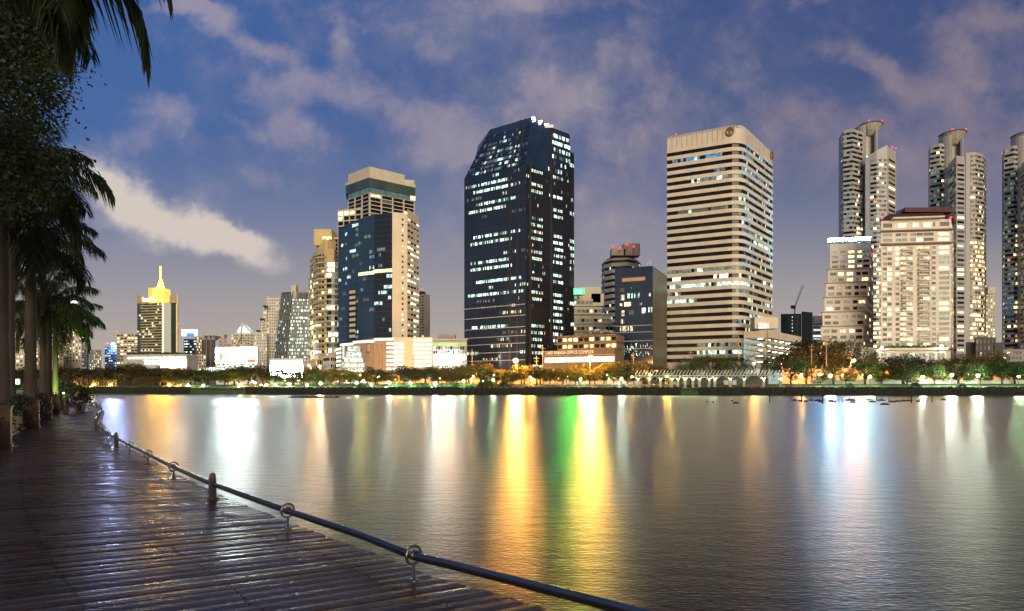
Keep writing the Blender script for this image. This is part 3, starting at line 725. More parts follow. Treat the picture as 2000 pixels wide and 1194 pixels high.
# floodlit shopping hall at its foot
b = Bld('floodlit_shop_hall', 'dazzling white lit shop hall below the slanted glass tower', 560, 400, 'building')
b.mass([(527, 405), (592, 400)], (700, 402), 15); A, B = XY(527, 405), XY(592, 400); u_ = (B - A).normalized(); n_ = Vector((u_.y, -u_.x)); l = (B - A).length
for k, (s0, s1) in enumerate(((.02, .36), (.40, .98))):
    g = MB(); g.fbox(A, u_, n_, l * s0, l * s1, ZY(738, 402), ZY(714, 402), .02, .5); g.build('lit_screen', mat('white_led_screen', (.8, .8, .8), .5, emis=(.96, .98, 1), es=85 if k == 0 else 50), b.root)
b.grid(A, B, ZY(713, 402), ZY(702, 402), 14, 1, .9, .7, .3, lambda i, j: 7); b.finish(white)
b = Bld('peach_low_block', 'low peach wall block with orange lamp right of the white shop hall', 600, 370, 'building')
b.mass([(594, 372), (617, 368)], (704, 370), 12); b.grid(XY(594, 372), XY(617, 368), GZ + 1, ZY(712, 370), 6, 2, .5, .5, .15, wpick(rr, .3, (3, 2), .3)); b.finish(mat('peach_render', (.5, .36, .27), .7))
# ---- white stepped condo
b = Bld('white_stepped_condo', 'white condominium stepping down to the left in planted terraces', 530, 470, 'apartment tower')
rr = random.Random(17)
for (a, c, top_, Y_, nc, nr) in ((521, 548, 582, 474, 6, 26), (514, 522, 600, 472, 2, 22), (507, 515, 625, 470, 2, 18), (497, 522, 650, 466, 7, 14)):
    A, B = XY(a, Y_), XY(c, Y_); b.mass([(a, Y_), (c, Y_)], (top_, Y_), 14)
    b.grid(A, B, ZY(730, Y_), ZY(top_ + 2, Y_), nc, nr, .42, .45, .3, wpick(rr, .1, (2, 3, 4), .35))
gp = MB()
for (a, c, y_) in ((514, 521, 600), (507, 514, 625), (500, 508, 648)):
    q = P3((a + c) / 2, y_, 468)
    for _ in range(26): gp.ball((q.x + rr.uniform(-1.6, 1.6), q.y + rr.uniform(0, 3), q.z + rr.uniform(0, 1.2)), rr.uniform(.3, .6), 5, 3)
gp.build('terrace_planting', mat('terrace_green', (.04, .07, .03), .9), b.root)
b.redlight(P3(524, 580, 474)); b.finish(white)
# ---- sail roofed building
b = Bld('sail_roof_building', 'cream building with white lit sail shaped roof above the billboard', 470, 560, 'building')
A, B = XY(452, 560), XY(492, 556); b.mass([(452, 560), (492, 556)], (652, 558), 20); rr = random.Random(19)
b.grid(A, B, ZY(700, 558), ZY(653, 558), 9, 9, .6, .45, .3, wpick(rr, .25, (2, 3, 8), .2))
ar = MB(); pts = [P3(446 + 27 * (1 - (1 - t) ** 2.2) , 700 - 69 * t ** .8, 554) for t in [k / 14 for k in range(15)]]
ar.tube(pts, .9, 6); ar.tube([P3(473, 631, 554), P3(494, 652, 554)], .8, 6); ar.build('sail_arch', white, b.root)
sl_ = MB(); a_ = [P3(462, 650, 556), P3(490, 650, 556), P3(483, 640, 556), P3(474, 633, 556), P3(467, 641, 556)]; sl_.add(a_ + [v + Vector((0, 6, 0)) for v in a_], [(0, 1, 2, 3, 4), (9, 8, 7, 6, 5)] + [(i, (i + 1) % 5, 5 + (i + 1) % 5, 5 + i)[::-1] for i in range(5)])
sl_.build('sail_roof', mat('sail_floodlight_glow', (.7, .75, .75), .6, emis=(.8, 1, .95), es=1.0, evar=.4), b.root); b.finish(beige)  # floodlighting of the sail put in as emission
# ---- billboard building
b = Bld('billboard', 'huge glowing white billboard with red corner panel among the towers', 460, 420, 'billboard')
A, B = XY(421.5, 422), XY(501.5, 418); u_ = (B - A).normalized(); n_ = Vector((u_.y, -u_.x)); l = (B - A).length
b.wall.fbox(A, u_, n_, 0, l, GZ, ZY(679, 420), -3, 0)
def bb(name, s0, s1, y0, y1, m_, d=.35):
    g = MB(); g.fbox(A, u_, n_, l * s0, l * s1, ZY(y1, 420), ZY(y0, 420), .02, d); return g.build(name, m_, b.root)
bb('screen', 0, 1, 679, 709, mat('billboard_screen', (.8, .8, .8), .5, emis=(.86, 1, .95), es=50))
bb('green_patch', .09, .17, 690, 705, mat('billboard_green', (.3, .4, .3), .5, emis=(.25, .33, .22), es=.8), .5); bb('yellow_patch', .17, .27, 691, 700, mat('billboard_yellow', (.6, .7, .1), .5, emis=(.75, .9, .15), es=1.0), .52)
bb('red_patch', .06, .14, 705, 708.5, mat('billboard_red', (.8, .2, .1), .5, emis=(1, .13, .06), es=.8), .5); bb('red_panel', .77, .99, 701, 709, mat('billboard_red', ()), .55)
text('ICBC', mat('billboard_grey_letters', (.3, .3, .35), .5, emis=(.45, .45, .55), es=.9), b.root, A + u_ * l * .79, A + u_ * l * .96, ZY(696.5, 420), 1.8, .8)
b.grid(A, B, ZY(722, 420), ZY(710, 420), 18, 3, .7, .6, .3, lambda i, j: rr.choice((7, 7, 4, 0))); b.finish(white)
fl = MB(); [fl.ball(P3(px, 723, 416), .5, 8, 5) for px in (436, 468)]; fl.build('floodlight', mat('facade_floodlight', ()), b.root)
# ---- generic left skyline blocks
def block(name, label, px0, px1, top, Y, m_, nc, nr, p, kinds, fw=.6, fh=.5, seed=1, bot=725, cat='building', dim=.3, red=None, roof=None):
    b = Bld(name, label, (px0 + px1) / 2, Y, cat, seed=seed); A, B = XY(px0, Y + 3), XY(px1, Y); b.mass([(px0, Y + 3), (px1, Y)], (top, Y), 22)
    b.grid(A, B, ZY(bot, Y), ZY(top + 2, Y), nc, nr, fw, fh, .35, wpick(b.rng, p, kinds, dim))
    if roof:
        x0, x1, y_ = roof; g = MB(); q = P3((x0 + x1) / 2, (y_ + top) / 2, Y + 8); g.box(q, ((x1 - x0) / F * Y, 8, (top - y_) / F * Y)); g.build('roof_house', m_, b.root)
    if red: b.redlight(P3(red[0], red[1], Y + 1), .7)
    return b
b = block('apartment_block', 'beige apartment block left of the thick palm trunk, warm lit windows', 8, 62, 640, 480, cream, 7, 9, .3, (2, 3, 4, 8), .62, .42, 41, 718, roof=(12, 50, 632)); b.finish(cream)
b = block('brown_balcony_block', 'low brown balcony block seen between the palm trunks', 62, 124, 676, 470, brown, 9, 6, .25, (2, 3), .6, .5, 42, 720); b.finish(brown)
b = block('white_grid_hotel', 'white hotel slab with a regular grid of square windows behind the palms', 112, 159, 600, 500, white, 8, 17, .28, (2, 3), .5, .5, 43, 708)
g = MB()
for k in range(9):
    q = P3(119 + k * 3.6, 592, 499); g.tube([q, q + Vector((.4, 0, 1.6)), q + Vector((1.1, 0, 1.5 - (k % 3) * .5)), q + Vector((1.0, 0, .2))], .3, 5)
g.build('lettering', whitehot, b.root); b.finish(white)
b = block('white_sign_tower', 'slim white tower with glowing white sign cap', 160, 174, 662, 560, white, 3, 15, .15, (3,), .5, .5, 44); g = MB(); g.box(P3(165, 657, 558), (6, 1, 3.2)); g.build('sign', whitehot, b.root); b.finish(white)
b = block('grey_slab_block', 'flat topped grey tower right of the slim white sign tower', 175, 198, 683, 700, grey, 6, 10, .4, (3, 4, 2), .5, .55, 45, 722, red=(193, 680)); b.finish(grey)
b = block('small_blue_tower', 'small blue glass tower with dazzling light on its roof', 205, 228, 676, 740, blueglass, 6, 9, .5, (4, 4, 1), .9, .4, 46, 722, red=(209, 671)); g = MB(); g.ball(P3(221, 673, 738), 2.0, 10, 6); g.build('floodlight', mat('blue_white_beacon', (.8, .8, .9), .5, emis=(.36, .48, 1), es=1500), b.root); b.finish(blueglass)
b = block('beige_slotted_tower', 'beige tower with long dark window slots left of the golden crowned hotel', 228, 270, 650, 620, beige, 6, 12, .45, (2, 3, 2), .72, .42, 47, 724, red=(228, 648)); b.finish(beige)
b = block('blue_signboard_tower', 'blue grey tower topped by a white and blue lit signboard', 359, 383, 662, 650, blueglass, 6, 11, .45, (4, 4, 7), .9, .42, 48, 722)
g = MB(); g.box(P3(370, 650, 648), (15.5, 1, 6.5)); g.build('signboard', whitehot, b.root); g = MB(); g.box(P3(372, 654, 647), (8.5, 1, 4)); g.build('sign_panel', mat('blue_sign_panel', (.05, .2, .6), .5, emis=(.08, .25, .8), es=1.2), b.root); b.finish(blueglass)
b = block('narrow_beige_tower', 'narrow beige tower touching the tower with the white and blue signboard', 381, 395, 656, 690, beige, 4, 12, .4, (3, 2, 4), .6, .5, 49); b.finish(beige)
b = block('low_beige_block', 'low beige block in front of the grey gabled tower', 372, 402, 693, 560, beige, 7, 5, .5, (3, 4, 2), .6, .5, 50); b.finish(beige)
b = Bld('gabled_grey_tower', 'grey tower with pointed gables and tall dark vertical strips', 407, 600, 'tower', seed=51)
b.mass([(393, 602), (421, 600)], (664, 600), 22)
for x0 in (394, 403.5, 412):
    A, B = XY(x0, 599), XY(x0 + 8.5, 599); zz = ZY(664, 599); b.wall.prism([A, B, B * 1.03, A * 1.03], GZ, zz); c_ = A.lerp(B, .5); vs = [(*A, zz), (*B, zz), (c_.x, c_.y, zz + 4.5), (*(A * 1.03), zz), (*(B * 1.03), zz), (c_.x, c_.y * 1.03, zz + 4.5)]
    b.wall.add(vs, [(0, 1, 2), (5, 4, 3), (0, 2, 5, 3), (1, 4, 5, 2)])
    for s_ in (.2, .5, .8): b.win(A, Vector((1, 0)), Vector((0, -1)), 4.2 * s_ - .45, 4.2 * s_ + .45, ZY(722, 599), zz, 0, .15)
b.grid(XY(393, 597), XY(421, 597), ZY(727, 597), ZY(716, 597), 9, 1, .6, .7, .3, lambda i, j: rr.choice((7, 4))); b.finish(grey)
b = block('square_cream_tower', 'plain cream square tower between grey gables and billboard', 427, 444, 662, 720, cream, 2, 10, .1, (3,), .2, .5, 52, roof=(430, 441, 654), red=(444, 660)); b.finish(cream)
b = block('tan_stub_tower', 'short tan tower behind the left end of the billboard', 443, 454, 672, 700, tan, 2, 8, .3, (3, 4), .6, .5, 53); b.finish(tan)
b = block('white_side_block', 'plain white block between sail roof and stepped condominium', 489, 500, 650, 500, white, 2, 12, .2, (3, 4), .5, .5, 54); b.finish(white)
# ---- golden crowned hotel
hotelglass = mat('hotel_green_glass', (.035, .055, .05), .15, var=.3, sc=.08, spec=.7)
b = Bld('golden_crowned_hotel', 'green glass hotel tower with floodlit golden crown and spire', 308, 560, 'hotel tower', seed=61)
A, M_, B, E = XY(268, 566), XY(318, 560), XY(334, 562), XY(348, 566)
zt = ZY(592, 562); b.wall.prism([A, M_, B, E, E * 1.05, A * 1.05], GZ, zt); rr = b.rng
fr = MB(); b.curtain(A, M_, ZY(692, 562), zt, 14, 19, lambda j, n: [rr.choice((3, 3, 4, 1)) if rr.random() < .13 else (1 if rr.random() < .2 else 0) for _ in range(n)], None, .6, body=hotelglass)
b.curtain(M_, E, ZY(692, 562), zt, 8, 19, lambda j, n: [rr.choice((3, 4, 1)) if rr.random() < .2 else 0 for _ in range(n)], None, .6, body=hotelglass)
u_ = (M_ - A).normalized(); n_ = Vector((u_.y, -u_.x)); l = (M_ - A).length
for j in range(20): z = ZY(692, 562) + (zt - ZY(692, 562)) * j / 19; fr.fbox(A, u_, n_, 4, l, z, z + .35, .01, .4)
u2 = (E - M_).normalized(); n2 = Vector((u2.y, -u2.x)); fr.fbox(M_, u2, n2, 10.6, 11.8, ZY(692, 562), ZY(572, 562), .1, .9)
fr.build('gold_trim', goldtrim, b.root)
g = MB(); g.fbox(M_, u2, n2, -.6, .9, ZY(692, 562), zt, .1, .6); g.build('light_column', lit('green_white_column', (.9, 1, .55), 1.3, .3), b.root)
g = MB()
for (p0, p1, z0, z1) in ((A, A.lerp(M_, .28), ZY(574, 562), ZY(580, 562)), (XY(331, 560), XY(345, 563), ZY(580, 562), ZY(569, 562))):
    g.add([(*p0, zt), (*p1, zt), (*p1, z1), (*p0, z0), (*(p0 * 1.01), zt), (*(p1 * 1.01), zt), (*(p1 * 1.01), z1), (*(p0 * 1.01), z0)], [(0, 1, 2, 3), (7, 6, 5, 4), (0, 3, 7, 4), (1, 5, 6, 2), (3, 2, 6, 7)])
g.build('roof_screen', mat('gold_lattice', (.35, .27, .14), .5), b.root)
g = MB(); c = XY(303, 566); g.box((c.x, c.y, ZY(579, 566)), (6.5, 10, 14)); g.build('crown', gold, b.root)
c = XY(313, 566); g = MB(); g.box((c.x + 1.5, c.y - 1, ZY(579, 566)), (11, 10, 13)); g.build('crown', mat('gold_bright_glow', (.6, .45, .15), .5, emis=(1, .50, .06), es=1.5, evar=.6), b.root)  # brighter crown block, its floodlight also put in as emission
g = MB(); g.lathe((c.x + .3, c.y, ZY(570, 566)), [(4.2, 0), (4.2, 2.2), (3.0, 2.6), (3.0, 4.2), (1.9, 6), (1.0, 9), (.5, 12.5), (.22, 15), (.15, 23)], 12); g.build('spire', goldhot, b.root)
b.redlight((c.x + .3, c.y, ZY(570, 566) + 23.3), .5)
text('Centre Point', mat('green_white_sign', (.7, .8, .4), .5, emis=(.8, 1, .35), es=5), b.root, XY(278, 560), XY(305, 560), ZY(589, 560), 4.0, .5)
b.finish(hotelglass)
# ---- mall podium
b = Bld('shopping_mall', 'long white lit shopping mall below the golden crowned hotel', 300, 500, 'shopping mall', seed=62)
A, B = XY(242, 506), XY(365, 498); u_ = (B - A).normalized(); n_ = Vector((u_.y, -u_.x)); l = (B - A).length
b.wall.fbox(A, u_, n_, 0, l, GZ, ZY(693, 502), -14, 0)
g = MB(); g.fbox(A, u_, n_, -.5, l + .5, ZY(695, 502), ZY(693, 502), -13, 1); g.build('roof_edge', white, b.root)
g = MB(); g.fbox(A, u_, n_, l * .60, l * .985, ZY(718, 500), ZY(704, 500), .02, .5); g.build('lit_screen', mat('mall_screen', (.8, .8, .8), .5, emis=(1, .93, .84), es=60, evar=.2), b.root)
g = MB(); g.fbox(A, u_, n_, l * .06, l * .985, ZY(701, 500), ZY(697, 500), .02, .4); g.build('lit_glazing', lit('mall_glazing', (.95, 1, .85), 1.6, .5), b.root)
g = MB(); g.fbox(A, u_, n_, l * .62, l * .95, ZY(726, 500), ZY(720.5, 500), .02, .5); g.build('lit_entrance', lit('mall_entrance', (1, .75, .25), 1.8, .4), b.root)
g = MB(); g.fbox(A, u_, n_, l * .93, l * 1.02, ZY(727, 500), ZY(722, 500), .5, 1); g.build('red_sign', mat('red_shop_sign', (.6, .1, .1), .5, emis=(1, .15, .15), es=1), b.root)
text('TERMINAL 21', mat('violet_white_sign', (.8, .8, .9), .5, emis=(.8, .82, 1), es=5), b.root, A + u_ * l * .33, A + u_ * l * .67, ZY(711.5, 500), 3.4, .8)
gp = MB()
for _ in range(150): t = rr.random(); q = A.lerp(B, t); gp.ball((q.x, q.y + 3 + rr.random() * 3, ZY(693, 502) + rr.uniform(0, 1.8)), rr.uniform(.5, 1), 5, 3)
gp.build('roof_planting', mat('terrace_green', ()), b.root); b.finish(mat('mall_panel', (.45, .42, .38), .6))
# ---- low office terrace right of dark tower
b = Bld('lake_office_terrace', 'low brown office terrace with letters along its front beside dark tower', 1130, 275, 'building', seed=71)
A, B = XY(1062, 285), XY(1202, 270); u_ = (B - A).normalized(); n_ = Vector((u_.y, -u_.x)); l = (B - A).length
b.wall.fbox(A, u_, n_, 0, l, GZ, ZY(692, 275), -14, 0); b.wall.fbox(A, u_, n_, 0, l, ZY(692, 275), ZY(683.5, 275), -14, 1.2)
C2, D2 = XY(1085, 280), XY(1202, 268); b.wall.fbox(C2, (D2 - C2).normalized(), n_, 0, (D2 - C2).length, ZY(683, 275), ZY(657, 275), -14, -2)
b.wall.fbox(C2, (D2 - C2).normalized(), n_, -1.5, (D2 - C2).length, ZY(657.5, 275), ZY(655, 275), -14, -.4); b.wall.fbox(C2, (D2 - C2).normalized(), n_, -1, (D2 - C2).length, ZY(672, 275), ZY(668.5, 275), -14, -.6)
rr = b.rng; q2 = C2 - n_ * 2; b.grid(q2, D2 - n_ * 2, ZY(683, 275), ZY(656, 275), 11, 2, .74, .5, 0, lambda i, j: rr.choice((0, 3, 0, 4, 2, 0)), wall=False)
text('LAKE RAJADA OFFICE COMPLEX', mat('pale_letters', (.62, .58, .5), .5, emis=(1, .9, .7), es=.25), b.root, A + u_ * l * .045, A + u_ * l * .72, ZY(691.5, 277), 1.6, 1.5)
g = MB(); g.fbox(A, u_, n_, l * .02, l * .985, ZY(707, 275), ZY(697, 275), .03, .4); g.build('lit_glazing', lit('terrace_glazing', (1, .88, .72), 1.7, .45), b.root)
g = MB(); g.fbox(A, u_, n_, 0, l, ZY(694.5, 275), ZY(693, 275), -1, 2.2); g.build('canopy', brown, b.root)
b.finish(mat('aged_brown_concrete', (.12, .095, .065), .8, var=.25, sc=.4))
# ---- terraced white building with green sign
b = Bld('terraced_white_building', 'cream terraced building with glowing green sign on its roof', 1160, 380, 'building', seed=72)
rr = b.rng
for (a, c, top_, Y_) in ((1118, 1158, 584, 392), (1118, 1176, 600, 389), (1118, 1192, 618, 386), (1118, 1206, 634, 383), (1118, 1206, 650, 380)):
    b.mass([(a, Y_), (c, Y_)], (top_, Y_), 18); b.grid(XY(a, Y_), XY(c, Y_), ZY(top_ + 13, Y_), ZY(top_ + 3, Y_), max(3, (c - a) // 8), 1, .8, .62, .5, wpick(rr, .2, (4, 3), .5))
    g = MB(); g.fbox(XY(a, Y_), Vector((1, 0)), Vector((0, -1)), 0, (c - a) / F * Y_ + 1.5, ZY(top_ + 15, Y_), ZY(top_ + 13.5, Y_), 0, 1.6); g.build('balcony', cream, b.root)
b.wall.box(P3(1150, 578, 400), (14, 10, 10)); b.wall.box(P3(1165, 588, 400), (8, 10, 8))
g = MB(); q = P3(1130, 570, 384); g.box((q.x, q.y - .2, q.z - 2.0), (6.6, 5, .3)); g.box((q.x, q.y + .6, q.z), (6.8, .4, 4.2)); g.box((q.x + 3.3, q.y - .6, q.z), (.2, 2.5, 4.2)); g.build('sign_light_shield', dgrey, b.root)  # plates added to keep the sign's light off the terraces
g = MB(); g.box(q, (5.8, 1, 3.2)); g.build('sign', mat('green_sign', (.1, .6, .2), .5, emis=(.0012, 1, .005), es=200), b.root)
for px, py in ((1143, 564), (1160, 568), (1169, 569)): b.redlight(P3(px, py, 398), .45)
b.finish(cream)
def dish(px, py, Y, r, lab, tilt):
    d = MB(); ax = Vector((math.sin(tilt) * .7, -.45, .75)).normalized(); t1 = ax.orthogonal().normalized(); t2 = ax.cross(t1); q = P3(px, py, Y) + Vector((0, 0, r)); vs = []
    for i in range(5):
        rr_ = r * i / 4; 
        for k in range(14): a = 2 * math.pi * k / 14; vs.append(q + (t1 * math.cos(a) + t2 * math.sin(a)) * rr_ + ax * (rr_ ** 2 / (2.6 * r)))
    fs = [(i * 14 + k, i * 14 + (k + 1) % 14, (i + 1) * 14 + (k + 1) % 14, (i + 1) * 14 + k) for i in range(4) for k in range(14)]
    t = empty('satellite_dish', tuple(P3(px, py, Y)), lab, 'satellite dish', 'dishes on the terrace roof'); o = MB(); o.add(vs, fs); ob = o.build('bowl', grey, t)
    p = MB(); p.tube([P3(px, py, Y), q], .12, 5); p.tube([q, q + ax * r * .9], .05, 4); p.build('mount', metal, t)
for i, (px, r, tl, lab) in enumerate(((1152, 1.1, .8, 'leftmost small dish on the terrace roof'), (1166, 1.7, -.2, 'raised satellite dish left of the rooftop hut'), (1178, 1.4, -1, 'second dish from the right, tilted left'), (1184, 1.5, 1, 'satellite dish facing right beside the rightmost one'), (1194, 1.3, .3, 'rightmost dish on the terrace roof'))): dish(px, 656, 272, r, lab, tl)
# ---- round striped tower with red lights
b = Bld('octagonal_striped_tower', 'octagonal cream and black striped tower crowned by red lit masts', 1212, 450, 'tower', seed=73)
pts = [XY(1176, 470), XY(1182, 456), XY(1196, 449), XY(1225, 446), XY(1242, 452), XY(1250, 466)]
zt = ZY(506, 450); b.wall.prism(pts + [pts[-1] * 1.05, pts[0] * 1.05], GZ, zt - .5); b.ribbon(pts, ZY(700, 450), zt, 16, .42, .5, 1.8, lambda j, n: [b.rng.choice((3, 4)) if b.rng.random() < .05 else 0 for _ in range(n)])
g = MB(); g.prism([p * 1.01 + (XY(1212, 460) - p) * .12 for p in pts] + [pts[-1] * 1.04, pts[0] * 1.04], zt - .4, ZY(500, 450)); g.build('roof', dgrey, b.root)
g = MB(); g.box(P3(1232, 490, 458), (12, 9, 9)); g.box(P3(1206, 495, 458), (10, 9, 5)); g.build('roof_house', beige, b.root)
for k, (px, py) in enumerate(((1197, 482), (1211, 486), (1224, 478), (1238, 482))):
    mm = MB()
    for dx_ in (-.8, .8): mm.tube([P3(px, 500, 452) + Vector((dx_, 0, 0)), P3(px, py - 2, 452) + Vector((dx_ * .6, 0, 0))], .12, 4)
    for q in range(6): z = ZY(500, 452) + q * 1.2; mm.tube([(P3(px, 500, 452).x - .8, 452, z), (P3(px, 500, 452).x + .8, 452, z + 1.1)], .07, 3)
    mm.build('mast', metal, b.root); b.redlight(P3(px, py, 450), .8)
b.finish(cream)
# ---- navy box building
b = Bld('navy_box_building', 'plain navy glass box building with bronze metal side wall', 1275, 290, 'office building', seed=74)
A, B, D = XY(1201, 293), XY(1275, 286), XY(1303, 312); b.wall.prism([A, B, B * 1.2, A * 1.2], GZ, ZY(521, 288)); zt = ZY(521, 288)
g = MB(); g.prism([B + Vector((.02, .05)), D, D * 1.1, B * 1.19], GZ, zt - .1); g.build('metal_side_wall', mat('bronze_cladding', (.12, .10, .055), .35, .6, var=.25, sc=.1), b.root)
u_ = (B - A).normalized(); n_ = Vector((u_.y, -u_.x)); l = (B - A).length
g = MB(); g.fbox(A, u_, n_, l * .13, l * .82, ZY(550, 290), ZY(541, 290), .01, .1); g.build('recess_shade', black, b.root); g = MB(); g.fbox(A, u_, n_, l * .2, l * .8, ZY(550, 290), ZY(543, 290), .11, .3); g.build('louvre', brown, b.root)  # flat black sheet paints an inset's shade behind the louvre
rr = b.rng
for (s0, s1, y0, y1, k) in ((.14, .26, 562, 570, 1), (.38, .46, 561, 564, 5), (.14, .26, 575, 586, 3), (.33, .66, 573, 583, 4), (.13, .2, 592, 597, 3), (.22, .46, 590, 598, 2), (.64, .72, 593, 597, 3), (.14, .26, 606, 617, 3), (.38, .5, 606, 615, 1), (.72, .82, 603, 613, 7), (.85, .99, 602, 612, 4), (.14, .26, 623, 632, 3), (.14, .48, 636, 647, 3), (.14, .26, 669, 690, 3), (.9, .95, 575, 581, 3)):
    nx = max(1, round((s1 - s0) * 28))
    for i in range(nx):
        if rr.random() < .88: b.win(A, u_, n_, l * (s0 + (s1 - s0) * i / nx), l * (s0 + (s1 - s0) * (i + .85) / nx), ZY(y1, 290), ZY(y0, 290), k if rr.random() < .8 else 1)
for _ in range(46): s_ = rr.uniform(.05, .97); z = ZY(rr.uniform(674, 697), 290); b.win(A, u_, n_, l * s_, l * s_ + .22, z, z + rr.uniform(.4, 1.4), rr.choice((4, 7, 3)))
g = MB()
for py in (637, 650, 667, 682): g.fbox(A, u_, n_, 0, l, ZY(py, 290), ZY(py, 290) + .22, .01, .25)  # same pale strips as on the dark tower's lower floors
g.build('pale_line', mat('pale_light_line', ()), b.root); g = MB(); g.tube([P3(1271, 521, 292), P3(1271, 508, 292)], .08, 4); g.tube([P3(1262, 521, 292), P3(1268, 511, 292)], .06, 4); g.build('antenna', metal, b.root)
b.finish(navy)
# ---- car park right of striped tower
b = Bld('car_park', 'low beige car park with open lit decks right of the striped tower', 1520, 305, 'car park', seed=75)
A, B, D = XY(1485, 318), XY(1500, 300), XY(1565, 340)
zt = ZY(645, 300); b.wall.prism([A, B, B * 1.05, A * 1.05], GZ, zt); u_ = (D - B).normalized(); n_ = Vector((u_.y, -u_.x)); l = (D - B).length
b.wall.fbox(B, u_, n_, .5, l, zt - 3.6, zt + .02, -12, 0); b.wall.fbox(B, u_, n_, .5, l, GZ, GZ + .6, -12, 0)
bk_ = MB(); lts = MB()
for k in range(1, 6):
    z = zt - 3.6 - 2.9 * k; b.wall.fbox(B, u_, n_, .5, l, z, z + .9, -12, 0.05)
    for q in range(5): lts.fbox(B, u_, n_, 3 + q * l / 5, 3.6 + q * l / 5 + .8, z + 2.6, z + 2.75, -6, -4)
bk_.fbox(B, u_, n_, .5, l, GZ + .6, zt - 3.7, -12, -11.7); bk_.build('back_wall', lit('deck_interior', (.65, .85, .78), .55, .5), b.root); lts.build('ceiling_light', mat('car_park_tube', (.8, .8, .8), .5, emis=(.85, 1, .95), es=14, sample=False), b.root)
g = MB(); g.box(P3(1492, 632, 322), (12, 6, 6)); g.build('stair_house', beige, b.root); g = MB(); g.box(P3(1491, 637, 318), (5.4, .5, 2.8)); g.build('lit_lobby', lit('lobby_light', (.85, 1, .9), .8, .5), b.root)
b.finish(beige)
carp = [mat('car_paint_' + n, c, .3, .3) for n, c in (('silver', (.35, .35, .36)), ('black', (.02, .02, .02)), ('white', (.55, .55, .53)))]
tyre = mat('tyre_rubber', (.02, .02, .02), .8)
def car(m_):
    t = empty('parked_car', (0, 0, 0), 'x', 'car', 'cars'); g = MB()
    prof = [(-2.1, .35), (-2.15, .8), (-1.6, .95), (-1.0, 1.42), (.6, 1.45), (1.2, .98), (2.0, .85), (2.15, .4)]
    vs = [(x, -.85, z) for x, z in prof] + [(x, .85, z) for x, z in prof]; n = len(prof)
    g.add(vs, [tuple(range(n)), tuple(reversed(range(n, 2 * n)))] + [(i, n + i, n + (i + 1) % n, (i + 1) % n) for i in range(n)]); g.build('body', m_, t)
    w = MB(); w.box((-.2, 0, 1.16), (1.7, 1.74, .34)); w.build('window', glass, t)
    for x in (-1.35, 1.35):
        for y in (-.8, .8): q = MB(); q.tube([(x, y - .1, .33), (x, y + .1, .33)], .33, 10); q.build('wheel', tyre, t)
    return t
cars = [car(m_) for m_ in carp]
ang = math.atan2(u_.y, u_.x)
spots = [(1, 7, 1), (1, 15, 0), (2, 5, 0), (2, 16, 2), (3, 9, 1)]
for i, (k, s_, ci) in enumerate(spots):
    q = B + u_ * s_ - n_ * 3.0; z = zt - 3.6 - 2.9 * k + .9; lab = ['dark car on top deck near the car park corner', 'silver car further along the car park top deck', 'silver car on second deck near the car park corner', 'white car far along the car park second deck', 'dark car on third deck of the car park'][i]
    o = cars[ci] if 'placed' not in cars[ci] else copy_tree(cars[ci]); o['placed'] = 1; o.location = (q.x, q.y, z + .01); o.rotation_euler = (0, 0, ang); o['label'] = lab; o['group'] = 'cars parked on the decks'
b = Bld('dark_concrete_block', 'unlit dark concrete block with a tower crane on its roof', 1556, 600, 'building', seed=76)
b.mass([(1525, 602), (1565, 600)], (613, 600), 25); b.mass([(1565.5, 598), (1587, 606)], (609, 600), 20)
b.grid(XY(1525, 602), XY(1565, 600), ZY(664, 600), ZY(616, 600), 8, 7, .3, .4, .1, lambda i, j: (4 if i == 4 and b.rng.random() < .8 else (1 if i == 6 else 0))); b.finish(mat('raw_dark_concrete', (.10, .09, .075), .8, var=.2))
t = empty('tower_crane', tuple(P3(1552, 612, 605)), 'tower crane with raised jib on the dark concrete block', 'crane'); g = MB(); g.tube([P3(1552, 613, 605), P3(1552, 600, 605)], .8, 4); g.build('mast', metal, t)
g = MB(); g.tube([P3(1553, 600, 605), P3(1569, 558, 605)], .4, 4); g.tube([P3(1551, 601, 605), P3(1566, 558, 605)], .25, 4); g.build('jib', metal, t); g = MB(); g.box(P3(1549, 600, 605), (4, 2, 3)); g.build('counterweight', dgrey, t)
b = block('far_banded_office', 'small far white banded office between dark block and white stepped tower', 1587, 1606, 628, 650, white, 1, 12, .5, (7, 4, 0), .9, .45, 77, 700, red=(1601, 616), roof=(1587, 1604, 618)); b.finish(white)
